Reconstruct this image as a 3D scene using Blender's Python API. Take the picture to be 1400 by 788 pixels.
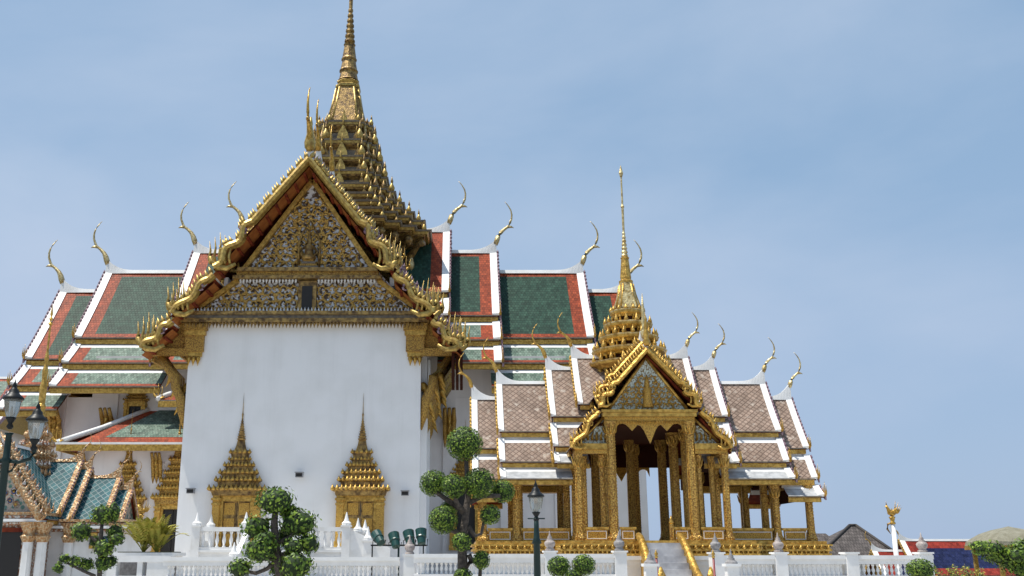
import bpy, math, random
from math import sin, cos, pi, radians, sqrt, atan2, atan, tan
random.seed(7)
S = bpy.context.scene
for o in list(bpy.data.objects): bpy.data.objects.remove(o)

# ------------------------------------------------------------------ camera, sky, sun, exposure
F, PX, PY, EYE = 1350.0, 630.0, 394.0, 1.65
PITCH = atan(366.0 / F)
cam_d = bpy.data.cameras.new('camera'); cam = bpy.data.objects.new('camera', cam_d)
S.collection.objects.link(cam); S.camera = cam
cam.location = (0, 0, EYE); cam.rotation_euler = (pi/2 + PITCH, 0, 0)
cam_d.sensor_width = 36; cam_d.lens = 36*F/1400; cam_d.shift_x = (700-PX)/1400
cam_d.clip_start = 0.1; cam_d.clip_end = 4000

SUN = (-0.40, -0.09, 1.0)
SEL = atan2(SUN[2], sqrt(SUN[0]**2+SUN[1]**2)); SAZ = atan2(SUN[0], SUN[1])
sd = bpy.data.lights.new('sun', 'SUN'); so = bpy.data.objects.new('sun', sd); S.collection.objects.link(so)
sd.energy = 4.2; sd.angle = radians(0.6); sd.color = (1.0, 0.95, 0.86)
from mathutils import Vector
so.rotation_euler = Vector(SUN).to_track_quat('Z', 'Y').to_euler()
so.location = (-30, -10, 60)

W = bpy.data.worlds.new('World'); S.world = W; W.use_nodes = True
nt = W.node_tree; nt.nodes.clear()
def N(t, k, **kw):
    n = t.nodes.new(k)
    for a, b in kw.items():
        if a.startswith('i_'): n.inputs[a[2:].replace('_', ' ')].default_value = b
        else: setattr(n, a, b)
    return n
wo = N(nt, 'ShaderNodeOutputWorld'); bg = N(nt, 'ShaderNodeBackground')
sky = N(nt, 'ShaderNodeTexSky'); sky.sky_type = 'NISHITA'; sky.sun_disc = False
sky.sun_elevation = SEL; sky.sun_rotation = SAZ; sky.air_density = 1.0; sky.dust_density = 1.2; sky.ozone_density = 1.5
tc = N(nt, 'ShaderNodeTexCoord'); mp = N(nt, 'ShaderNodeMapping'); mp.inputs['Scale'].default_value = (1.0, 1.0, 2.2)
mp.inputs['Rotation'].default_value = (0, radians(18), 0)
nz = N(nt, 'ShaderNodeTexNoise'); nz.inputs['Scale'].default_value = 1.9; nz.inputs['Detail'].default_value = 7; nz.inputs['Roughness'].default_value = .5
nz.inputs['Distortion'].default_value = .3
rp = N(nt, 'ShaderNodeMapRange'); rp.inputs['From Min'].default_value = .38; rp.inputs['From Max'].default_value = .72
rp.inputs['To Min'].default_value = .0; rp.inputs['To Max'].default_value = .8
ml = N(nt, 'ShaderNodeMix', data_type='RGBA'); ml.inputs['B'].default_value = (2.65, 4.0, 5.75, 1); ml.inputs['Factor'].default_value = .75
mx = N(nt, 'ShaderNodeMix', data_type='RGBA'); mx.inputs['B'].default_value = (4.3, 5.1, 6.4, 1)
L = nt.links.new
L(tc.outputs['Generated'], mp.inputs['Vector']); L(mp.outputs['Vector'], nz.inputs['Vector']); L(nz.outputs['Fac'], rp.inputs['Value'])
L(rp.outputs['Result'], mx.inputs['Factor']); L(sky.outputs['Color'], ml.inputs['A']); L(ml.outputs['Result'], mx.inputs['A']); sxz = N(nt, 'ShaderNodeSeparateXYZ'); L(tc.outputs['Generated'], sxz.inputs['Vector'])
hzr = N(nt, 'ShaderNodeMapRange'); hzr.inputs['From Min'].default_value = 0.0; hzr.inputs['From Max'].default_value = .34; hzr.inputs['To Min'].default_value = .62; hzr.inputs['To Max'].default_value = 0.0
L(sxz.outputs['Z'], hzr.inputs['Value'])
mh = N(nt, 'ShaderNodeMix', data_type='RGBA'); mh.inputs['B'].default_value = (3.3, 4.1, 5.7, 1)
L(hzr.outputs['Result'], mh.inputs['Factor']); L(mx.outputs['Result'], mh.inputs['A']); L(mh.outputs['Result'], bg.inputs['Color'])
bg.inputs['Strength'].default_value = 0.094; L(bg.outputs['Background'], wo.inputs['Surface'])

S.view_settings.view_transform = 'Standard'; S.view_settings.look = 'None'
S.view_settings.exposure = 0.42; S.view_settings.gamma = 1.0; S.view_settings.use_curve_mapping = False

def at(px, py, Y):
    """metres on the vertical plane at depth Y that the survey pixel (px, py) of the photograph looks at"""
    a, b = (px-PX)/F, (PY-py)/F
    t = Y/(cos(PITCH)-b*sin(PITCH))
    return (a*t, Y, EYE + t*(sin(PITCH)+b*cos(PITCH)))

# ------------------------------------------------------------------ materials
MATS = {}
def mat(name, col, rough=.6, metal=0.0, var=None, vscale=6.0, vdet=4.0, bump=0.0, bscale=30.0, kind='noise', spec=.5, vmin=.35, vmax=.65, coord='Object', coat=0, streak=0):
    m = bpy.data.materials.new(name); m.use_nodes = True; t = m.node_tree
    b = t.nodes['Principled BSDF']; b.inputs['Roughness'].default_value = rough; b.inputs['Metallic'].default_value = metal
    b.inputs['Specular IOR Level'].default_value = spec
    if coat: b.inputs['Coat Weight'].default_value = coat; b.inputs['Coat Roughness'].default_value = .15
    c4 = (*col, 1); b.inputs['Base Color'].default_value = c4
    co = N(t, 'ShaderNodeTexCoord')
    def tex(sc, det):
        if kind == 'voronoi':
            n = N(t, 'ShaderNodeTexVoronoi'); n.inputs['Scale'].default_value = sc; out = n.outputs['Distance']
        else:
            n = N(t, 'ShaderNodeTexNoise'); n.inputs['Scale'].default_value = sc; n.inputs['Detail'].default_value = det; out = n.outputs['Fac']
        t.links.new(co.outputs[coord], n.inputs['Vector']); return out
    if var:
        o = tex(vscale, vdet); r = N(t, 'ShaderNodeMapRange'); r.inputs['From Min'].default_value = vmin; r.inputs['From Max'].default_value = vmax
        t.links.new(o, r.inputs['Value']); x = N(t, 'ShaderNodeMix', data_type='RGBA')
        x.inputs['A'].default_value = c4; x.inputs['B'].default_value = (*var, 1)
        t.links.new(r.outputs['Result'], x.inputs['Factor']); t.links.new(x.outputs['Result'], b.inputs['Base Color'])
    if bump:
        o = tex(bscale, 3); bm = N(t, 'ShaderNodeBump'); bm.inputs['Strength'].default_value = bump; bm.inputs['Distance'].default_value = .05
        t.links.new(o, bm.inputs['Height']); t.links.new(bm.outputs['Normal'], b.inputs['Normal'])
    if streak:
        mpn = N(t, 'ShaderNodeMapping'); mpn.inputs['Scale'].default_value = (1.6, 1.6, .10); t.links.new(co.outputs[coord], mpn.inputs['Vector'])
        n2 = N(t, 'ShaderNodeTexNoise'); n2.inputs['Scale'].default_value = 1.0; n2.inputs['Detail'].default_value = 9; n2.inputs['Roughness'].default_value = .65; t.links.new(mpn.outputs['Vector'], n2.inputs['Vector'])
        r2 = N(t, 'ShaderNodeMapRange'); r2.inputs['From Min'].default_value = .50; r2.inputs['From Max'].default_value = .75; r2.inputs['To Max'].default_value = streak; t.links.new(n2.outputs['Fac'], r2.inputs['Value'])
        x2 = N(t, 'ShaderNodeMix', data_type='RGBA'); x2.inputs['B'].default_value = (.34, .33, .31, 1); t.links.new(r2.outputs['Result'], x2.inputs['Factor'])
        t.links.new(b.inputs['Base Color'].links[0].from_socket, x2.inputs['A']); t.links.new(x2.outputs['Result'], b.inputs['Base Color'])
    MATS[name] = m; return m

def tile_mat(name, c1, c2, mortar, tw=.22, th=.28, rough=.35, bump=.6, diag=False, dots=None, tv=(.74, 1.32)):
    m = bpy.data.materials.new(name); m.use_nodes = True; t = m.node_tree; b = t.nodes['Principled BSDF']
    b.inputs['Roughness'].default_value = rough; b.inputs['Specular IOR Level'].default_value = .16
    uv = N(t, 'ShaderNodeUVMap'); uv.uv_map = 'UVMap'
    mpn = N(t, 'ShaderNodeMapping')
    if diag: mpn.inputs['Rotation'].default_value = (0, 0, radians(45))
    t.links.new(uv.outputs['UV'], mpn.inputs['Vector'])
    br = N(t, 'ShaderNodeTexBrick'); br.inputs['Scale'].default_value = 1; br.inputs['Brick Width'].default_value = tw; br.inputs['Row Height'].default_value = th
    br.inputs['Mortar Size'].default_value = .018; br.inputs['Color1'].default_value = (*c1, 1); br.inputs['Color2'].default_value = (*c2, 1); br.inputs['Mortar'].default_value = (*mortar, 1)
    br.inputs['Mortar Smooth'].default_value = .3
    if diag: br.offset = 0
    t.links.new(mpn.outputs['Vector'], br.inputs['Vector'])
    nz = N(t, 'ShaderNodeTexNoise'); nz.inputs['Scale'].default_value = .9; nz.inputs['Detail'].default_value = 8; nz.inputs['Roughness'].default_value = .7
    t.links.new(uv.outputs['UV'], nz.inputs['Vector'])
    hs = N(t, 'ShaderNodeHueSaturation'); r = N(t, 'ShaderNodeMapRange'); r.inputs['From Min'].default_value = .3; r.inputs['From Max'].default_value = .7
    r.inputs['To Min'].default_value = .72; r.inputs['To Max'].default_value = 1.3
    t.links.new(nz.outputs['Fac'], r.inputs['Value']); t.links.new(r.outputs['Result'], hs.inputs['Value']); t.links.new(br.outputs['Color'], hs.inputs['Color'])
    src = hs.outputs['Color']
    mq = N(t, 'ShaderNodeMapping'); mq.inputs['Scale'].default_value = (1/tw, 1/th, 1); t.links.new(mpn.outputs['Vector'], mq.inputs['Vector'])
    fl_ = N(t, 'ShaderNodeVectorMath', operation='FLOOR'); t.links.new(mq.outputs['Vector'], fl_.inputs[0])
    wn = N(t, 'ShaderNodeTexWhiteNoise', noise_dimensions='2D'); t.links.new(fl_.outputs['Vector'], wn.inputs['Vector'])
    r3 = N(t, 'ShaderNodeMapRange'); r3.inputs['To Min'].default_value = tv[0]; r3.inputs['To Max'].default_value = tv[1]; t.links.new(wn.outputs['Value'], r3.inputs['Value'])
    h3 = N(t, 'ShaderNodeHueSaturation'); t.links.new(r3.outputs['Result'], h3.inputs['Value']); t.links.new(src, h3.inputs['Color']); src = h3.outputs['Color']
    if dots:
        n2 = N(t, 'ShaderNodeTexNoise'); n2.inputs['Scale'].default_value = 3.2; n2.inputs['Detail'].default_value = 3
        t.links.new(uv.outputs['UV'], n2.inputs['Vector'])
        r2 = N(t, 'ShaderNodeMapRange'); r2.inputs['From Min'].default_value = .58; r2.inputs['From Max'].default_value = .68
        t.links.new(n2.outputs['Fac'], r2.inputs['Value'])
        x = N(t, 'ShaderNodeMix', data_type='RGBA'); x.inputs['B'].default_value = (*dots, 1)
        t.links.new(r2.outputs['Result'], x.inputs['Factor']); t.links.new(src, x.inputs['A']); src = x.outputs['Result']
    t.links.new(src, b.inputs['Base Color'])
    # each course tilts up towards its lower edge
    sx = N(t, 'ShaderNodeSeparateXYZ'); t.links.new(mpn.outputs['Vector'], sx.inputs['Vector'])
    md = N(t, 'ShaderNodeMath', operation='PINGPONG' if False else 'MODULO'); md.inputs[1].default_value = th
    t.links.new(sx.outputs['Y'], md.inputs[0])
    ad = N(t, 'ShaderNodeMath', operation='SUBTRACT'); t.links.new(md.outputs[0], ad.inputs[0]); t.links.new(br.outputs['Fac'], ad.inputs[1])
    bm = N(t, 'ShaderNodeBump'); bm.inputs['Strength'].default_value = bump; bm.inputs['Distance'].default_value = .04
    t.links.new(ad.outputs[0], bm.inputs['Height']); t.links.new(bm.outputs['Normal'], b.inputs['Normal'])
    MATS[name] = m; return m

WHITE = mat('white_plaster', (.82, .82, .82), .75, streak=.11, var=(.74, .74, .73), vscale=.5, vdet=9, bump=.08, bscale=14, vmin=.45, vmax=.8)
CREAM = mat('cream_plaster', (.76, .72, .70), .75, streak=.16, var=(.66, .61, .58), vscale=.5, vdet=8, bump=.08, bscale=14, vmin=.4, vmax=.8)
WTRIM = mat('white_trim', (.8, .8, .79), .55, streak=.14, var=(.68, .67, .64), vscale=2.0, vdet=8, vmin=.45, vmax=.8)
GOLD = mat('gold_leaf', (.68, .43, .10), .38, .6, var=(.34, .19, .035), vscale=7, vdet=8, bump=.5, bscale=20)
AGOLD = mat('gold_aged', (.56, .40, .11), .40, .5, var=(.28, .17, .045), vscale=5, vdet=6, bump=.25, bscale=16)
GCARV = mat('gold_carved', (.56, .35, .075), .42, .55, var=(.24, .125, .035), vscale=15, kind='voronoi', bump=.8, bscale=15, vmin=.25, vmax=.75)
PCARV = mat('gold_carved_fine', (.68, .42, .08), .40, .5, var=(.32, .16, .035), vscale=32, kind='voronoi', bump=.5, bscale=32, vmin=.3, vmax=.8)
GCOL = mat('gold_mosaic', (.66, .42, .10), .38, .5, var=(.28, .135, .03), vscale=20, kind='voronoi', bump=.5, bscale=20, vmin=.28, vmax=.72)
GRELIEF = mat('gold_relief', (.66, .43, .12), .36, .55, var=(.44, .27, .07), vscale=6, vdet=6, bump=.3, bscale=20)
GPALE = mat('gold_pale', (.70, .58, .31), .42, .5, var=(.33, .22, .07), vscale=7, vdet=5, bump=.5, bscale=14)
GBROWN = mat('gold_weathered', (.44, .28, .085), .46, .45, var=(.10, .055, .022), vscale=4, vdet=7, bump=.7, bscale=12)
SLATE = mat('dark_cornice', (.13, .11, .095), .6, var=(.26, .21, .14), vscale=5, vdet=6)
REDW = mat('red_lacquer', (.24, .05, .02), .75, spec=.1, var=(.10, .018, .012), vscale=3)
SOFF = mat('ochre_soffit', (.36, .13, .035), .65, spec=.2, var=(.24, .075, .02), vscale=2, vdet=5)
DKRED = mat('dark_ceiling', (.05, .018, .012), .9, spec=.04)
MAROON = mat('purple_shade_verge', (.16, .08, .12), .55, var=(.30, .20, .22), vscale=8, kind='voronoi')  # hall's own purple; on right-hand small roofs it paints the shaded side
MIRROR = mat('silver_glass_mosaic', (.74, .75, .78), .3, .1, var=(.09, .05, .02), vscale=4.5, vdet=3, bump=.6, bscale=20, vmin=.47, vmax=.54)
GMOS = mat('green_glass_mosaic', (.10, .22, .18), .25, .1, var=(.50, .42, .34), vscale=5, kind='voronoi', bump=.5, bscale=16, vmin=.3, vmax=.5)
PMOS = mat('pale_glass_mosaic', (.62, .70, .64), .28, .1, var=(.22, .15, .05), vscale=16, vdet=3, bump=.5, bscale=24, vmin=.45, vmax=.6)
WMOS = mat('porcelain_mosaic', (.58, .55, .50), .4, var=(.30, .13, .06), vscale=11, kind='voronoi', bump=.7, bscale=14, vmin=.35, vmax=.6)
BMOS = mat('bronze_mosaic', (.42, .22, .09), .4, .25, var=(.52, .38, .22), vscale=12, kind='voronoi', bump=.8, bscale=12, vmin=.45, vmax=.6)
GREEN = tile_mat('green_tiles', (.014, .044, .030), (.030, .070, .048), (.015, .035, .025), bump=.5, rough=.6)
LGREEN = tile_mat('pale_sheen_green_tiles', (.09, .14, .11), (.17, .22, .18), (.06, .09, .07), bump=.5, rough=.55)  # green tiles lightened: sky sheen on the shallow skirts put into the colour
ORANGE = tile_mat('orange_tiles', (.30, .060, .022), (.22, .038, .014), (.16, .035, .02), bump=.5, rough=.6)
BROWN = tile_mat('brown_tiles', (.27, .195, .15), (.315, .235, .185), (.16, .11, .085), tw=.16, th=.16, diag=True, dots=(.44, .37, .31), rough=.5, tv=(.86, 1.16))
TEAL = tile_mat('teal_tiles', (.010, .06, .075), (.022, .10, .11), (.20, .25, .25), tw=.2, th=.2, diag=True, rough=.6)
NAVY = tile_mat('blue_tiles', (.012, .016, .052), (.020, .026, .075), (.01, .015, .06))
REDT = tile_mat('red_tiles', (.25, .035, .022), (.19, .026, .017), (.2, .03, .02))
GREYT = tile_mat('grey_tiles', (.085, .075, .07), (.115, .10, .095), (.05, .045, .042), tw=.25, th=.5, rough=.7, bump=1, tv=(.8, 1.25))
OLIVE = mat('weathered_roof', (.25, .235, .17), .6, var=(.17, .155, .10), vscale=2.5, vdet=7, bump=.4, bscale=10)
LEAD = mat('grey_lead', (.46, .47, .48), .5, var=(.30, .31, .32), vscale=4, vdet=6)
STONE = mat('grey_stone', (.30, .29, .29), .7, var=(.18, .17, .17), vscale=9, vdet=6, bump=.3, bscale=30)
LSTONE = mat('warm_stone', (.42, .37, .34), .7, var=(.26, .22, .21), vscale=9, vdet=6, bump=.3, bscale=30)
LEAF = mat('leaf_dark', (.050, .100, .012), .5, spec=.25, var=(.085, .15, .018), vscale=7, vdet=3)
LEAF2 = mat('leaf_bright', (.15, .24, .022), .5, spec=.25, var=(.22, .30, .04), vscale=7, vdet=3)
LEAF3 = mat('leaf_palm', (.26, .27, .035), .5, spec=.25, var=(.40, .33, .06), vscale=5, vdet=3)
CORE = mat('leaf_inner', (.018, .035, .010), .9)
BARK = mat('bark', (.11, .09, .075), .9, var=(.05, .042, .035), vscale=12, vdet=6, bump=.9, bscale=22)
IRON = mat('dark_iron', (.008, .010, .011), .45, .1, spec=.3)
GIRON = mat('green_iron', (.008, .025, .024), .45, .1, spec=.3)
FLOODG = mat('green_enamel', (.008, .05, .042), .35)
GLASS = mat('lamp_glass', (.55, .56, .52), .15, spec=.6)
GLASS.node_tree.nodes['Principled BSDF'].inputs['Transmission Weight'].default_value = .75
BLACK = mat('dark_opening', (.012, .010, .009), .6)
PAVE = mat('paving', (.52, .50, .47), .8, var=(.42, .40, .37), vscale=.8, vdet=8, bump=.15, bscale=8)
GRASSM = mat('ground_soil', (.07, .085, .035), .95, var=(.12, .10, .06), vscale=.3, vdet=8)
MARBLE = mat('grey_marble', (.55, .55, .56), .45, var=(.34, .34, .36), vscale=3, vdet=6)
REDPOLE = mat('red_paint', (.18, .012, .018), .4)
GREYM = mat('grey_metal', (.32, .32, .33), .45, .4)

# ------------------------------------------------------------------ mesh helpers
class MB:
    def __init__(s): s.v = []; s.f = []; s.m = []; s.uv = []; s.mats = []; s.sm = []
    def mi(s, m):
        if m not in s.mats: s.mats.append(m)
        return s.mats.index(m)
    def face(s, pts, m, uv=None, smooth=False):
        b = len(s.v); s.v += [tuple(p) for p in pts]; s.f.append(tuple(range(b, b+len(pts)))); s.m.append(s.mi(m))
        s.uv.append(uv); s.sm.append(smooth)
    def add(s, vs, fs, m, smooth=False):
        b = len(s.v); s.v += [tuple(p) for p in vs]; k = s.mi(m)
        for f in fs: s.f.append(tuple(b+i for i in f)); s.m.append(k); s.uv.append(None); s.sm.append(smooth)
    def box(s, x0, x1, y0, y1, z0, z1, m, rz=0, c=None):
        vs = [(x, y, z) for z in (z0, z1) for (x, y) in ((x0, y0), (x1, y0), (x1, y1), (x0, y1))]
        if rz:
            cx, cy = c or ((x0+x1)/2, (y0+y1)/2)
            vs = [(cx+(x-cx)*cos(rz)-(y-cy)*sin(rz), cy+(x-cx)*sin(rz)+(y-cy)*cos(rz), z) for x, y, z in vs]
        s.add(vs, [(0, 3, 2, 1), (4, 5, 6, 7), (0, 1, 5, 4), (1, 2, 6, 5), (2, 3, 7, 6), (3, 0, 4, 7)], m)
    def loft(s, rings, m, cap=True, smooth=False):
        n = len(rings[0]); vs = [p for r in rings for p in r]; fs = []
        for i in range(len(rings)-1):
            for j in range(n):
                k = (j+1) % n; fs.append((i*n+j, i*n+k, (i+1)*n+k, (i+1)*n+j))
        if cap: fs.append(tuple(range(n-1, -1, -1))); fs.append(tuple((len(rings)-1)*n+j for j in range(n)))
        s.add(vs, fs, m, smooth)
    def lathe(s, prof, m, c=(0, 0, 0), n=12, smooth=True, sq=1.0):
        s.loft([[(c[0]+r*cos(2*pi*j/n), c[1]+sq*r*sin(2*pi*j/n), c[2]+z) for j in range(n)] for r, z in prof], m, True, smooth)
    def stack(s, fn, prof, m, c=(0, 0, 0)):
        s.loft([[(c[0]+x, c[1]+y, c[2]+z) for x, y in fn(r)] for r, z in prof], m)
    def tube(s, pts, rad, m, n=6, smooth=True, flat=None):
        rings = []; P = [Vector(p) for p in pts]
        up = Vector(flat) if flat else None
        for i, p in enumerate(P):
            d = (P[min(i+1, len(P)-1)]-P[max(i-1, 0)])
            if d.length < 1e-9: d = Vector((0, 0, 1))
            d.normalize()
            a = up if up else (Vector((0, 0, 1)) if abs(d.z) < .9 else Vector((1, 0, 0)))
            u = d.cross(a); u.normalize(); w = d.cross(u); w.normalize()
            r = rad[i] if isinstance(rad, (list, tuple)) else rad
            rings.append([p + u*(r*cos(2*pi*j/n)) + w*(r*sin(2*pi*j/n)) for j in range(n)])
        s.loft(rings, m, True, smooth)
    def spike(s, c, r, h, m, d=(0, 0, 1), n=5, belly=.3):
        """a pointed leaf: slim lotus-bud shape along d"""
        d = Vector(d).normalized(); c = Vector(c)
        s.tube([c, c+d*h*.12, c+d*h*belly, c+d*h*.62, c+d*h], [r*.45, r*.85, r, r*.45, r*.03], m, n)
    def build(s, name, parent=None, loc=None):
        me = bpy.data.meshes.new(name); me.from_pydata(s.v, [], s.f)
        for m in s.mats: me.materials.append(m)
        me.polygons.foreach_set('material_index', s.m); me.polygons.foreach_set('use_smooth', s.sm)
        if any(u for u in s.uv):
            l = me.uv_layers.new(name='UVMap'); k = 0
            for u, f in zip(s.uv, s.f):
                for j in range(len(f)):
                    if u: l.data[k].uv = u[j]
                    k += 1
        me.update(); o = bpy.data.objects.new(name, me); S.collection.objects.link(o)
        if parent: o.parent = parent
        if loc: o.location = loc
        return o
def thing(name, loc, label, cat, group=None, rz=0):
    o = bpy.data.objects.new(name, None); S.collection.objects.link(o); o.location = loc; o.rotation_euler = (0, 0, rz); o.empty_display_size = .3
    o['label'] = label; o['category'] = cat
    if group: o['group'] = group
    return o
def tag(o, label, cat, group=None):
    o['label'] = label; o['category'] = cat
    if group: o['group'] = group
    return o
def copy_part(o, parent, loc):
    c = o.copy(); S.collection.objects.link(c); c.parent = parent; c.location = loc
    return c
def copy_tree(o, parent=None):
    c = o.copy(); S.collection.objects.link(c)
    if parent: c.parent = parent
    for ch in list(o.children): copy_tree(ch, c)
    return c
def struct(o): o['kind'] = 'structure'; return o
def redent(r, k=2):
    st = [.55, .70, .85, 1.0] if k == 3 else ([.60, .80, 1.0] if k == 2 else [.72, 1.0])
    q = []
    n = len(st)
    for i in range(n):
        a = st[n-1-i]; b = st[i]
        q.append((a, b))
        if i < n-1: q.append((st[n-2-i], b))
    # q runs from (1, st0) to (st0, 1)
    out = []
    for t in range(4):
        for x, y in q:
            for _ in range(t): x, y = -y, x
            out.append((x*r, y*r))
    return out
def sq(r): return [(r, -r), (r, r), (-r, r), (-r, -r)][::-1]
def lerp(a, b, t): return a+(b-a)*t

# ------------------------------------------------------------------ ground
def ground_z(x, y):
    t = max(0, min(1, (y-44)/14))*max(0, min(1, (x-12)/8)); t = t*t*(3-2*t)
    return -2.6*t
g = MB(); xs = [-3000, -400, -120] + list(range(-60, 81, 4)) + [120, 400, 3000]; ys = [-400, -60] + list(range(-12, 121, 4)) + [200, 500, 3000]
vs = [(x, y, ground_z(x, y)) for y in ys for x in xs]; nx = len(xs)
g.add(vs, [(j*nx+i, j*nx+i+1, (j+1)*nx+i+1, (j+1)*nx+i) for j in range(len(ys)-1) for i in range(nx-1)], GRASSM)
struct(g.build('ground'))
g = MB(); g.face([(-40, -10, .004), (30, -10, .004), (30, 45.9, .004), (-40, 45.9, .004)], PAVE); struct(g.build('pavement'))
g = MB(); g.box(-40, 11.5, 46, 110, -.5, .32, PAVE); struct(g.build('terrace'))

# ------------------------------------------------------------------ Thai roof parts
def amap(arm):
    return {'R': lambda s, w, z: (s, w, z), 'L': lambda s, w, z: (-s, w, z), 'F': lambda s, w, z: (w, -s, z)}[arm]
def slope_pts(a, b, n, sag):
    out = []
    for i in range(n+1):
        t = i/n; out.append((lerp(a[0], b[0], t), lerp(a[1], b[1], t) - sag*4*t*(1-t)))
    return out
def finial_bm(mb, f, s, w, z, h, m, lean=1.0, thick=1.0):
    """chofa: the slender horned finial at a ridge end, curving out and then back"""
    pr = [(-.10, -.06, .10), (.0, .03, .115), (.05, .14, .10), (.10, .24, .075), (.19, .31, .062), (.29, .355, .055), (.235, .40, .045),
          (.235, .50, .036), (.225, .62, .030), (.21, .74, .026), (.225, .85, .022), (.27, .94, .016), (.33, 1.0, .006)]
    pr = [(-.02, -.06, .10), (.02, .04, .11), (.05, .13, .10), (.10, .22, .078), (.18, .30, .060), (.26, .36, .052), (.30, .40, .050),
          (.33, .47, .046), (.365, .56, .040), (.375, .67, .034), (.355, .78, .028), (.31, .87, .022), (.255, .95, .015), (.21, 1.0, .005)]
    mb.tube([f(s+x*h*lean, w, z+y*h) for x, y, r in pr], [r*h*.62*thick for x, y, r in pr], m, 6)
    mb.tube([f(s+.27*h*lean, w, z+.37*h), f(s+.36*h*lean, w, z+.37*h), f(s+.42*h*lean, w, z+.345*h)], [.04*h, .026*h, .004*h], m, 5)
def finger_bm(mb, f, s, w, z, h, m, sgn=1, n=5, tw=1.0, ax='w'):
    """hang hong: curled naga head with a fan of flame fingers"""
    def g(a, b, c): return f(a, b, c)
    pts = [(-.50, .05), (-.2, -.12), (.1, -.08), (.32, .1), (.42, .3), (.36, .42)]
    if ax == 'w': q = lambda a, b: f(s, w+sgn*a*h, z+b*h)
    else: q = lambda a, b: f(s+a*h*sgn, w, z+b*h)
    mb.tube([q(a, b) for a, b in pts], [.06*h, .10*h, .12*h, .11*h, .08*h, .03*h], m, 6)
    for i in range(n):
        t = i/(n-1) if n > 1 else .5; a = lerp(.40, -.30, t); hh = lerp(.75, 1.25, 1-abs(t-.55)*1.3)*h
        mb.tube([q(a, .05), q(a+.06, .3*hh/h), q(a+.02, .6*hh/h), q(a+.07, hh/h)], [.05*h, .06*h, .038*h, .005*h], m, 5)
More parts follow.
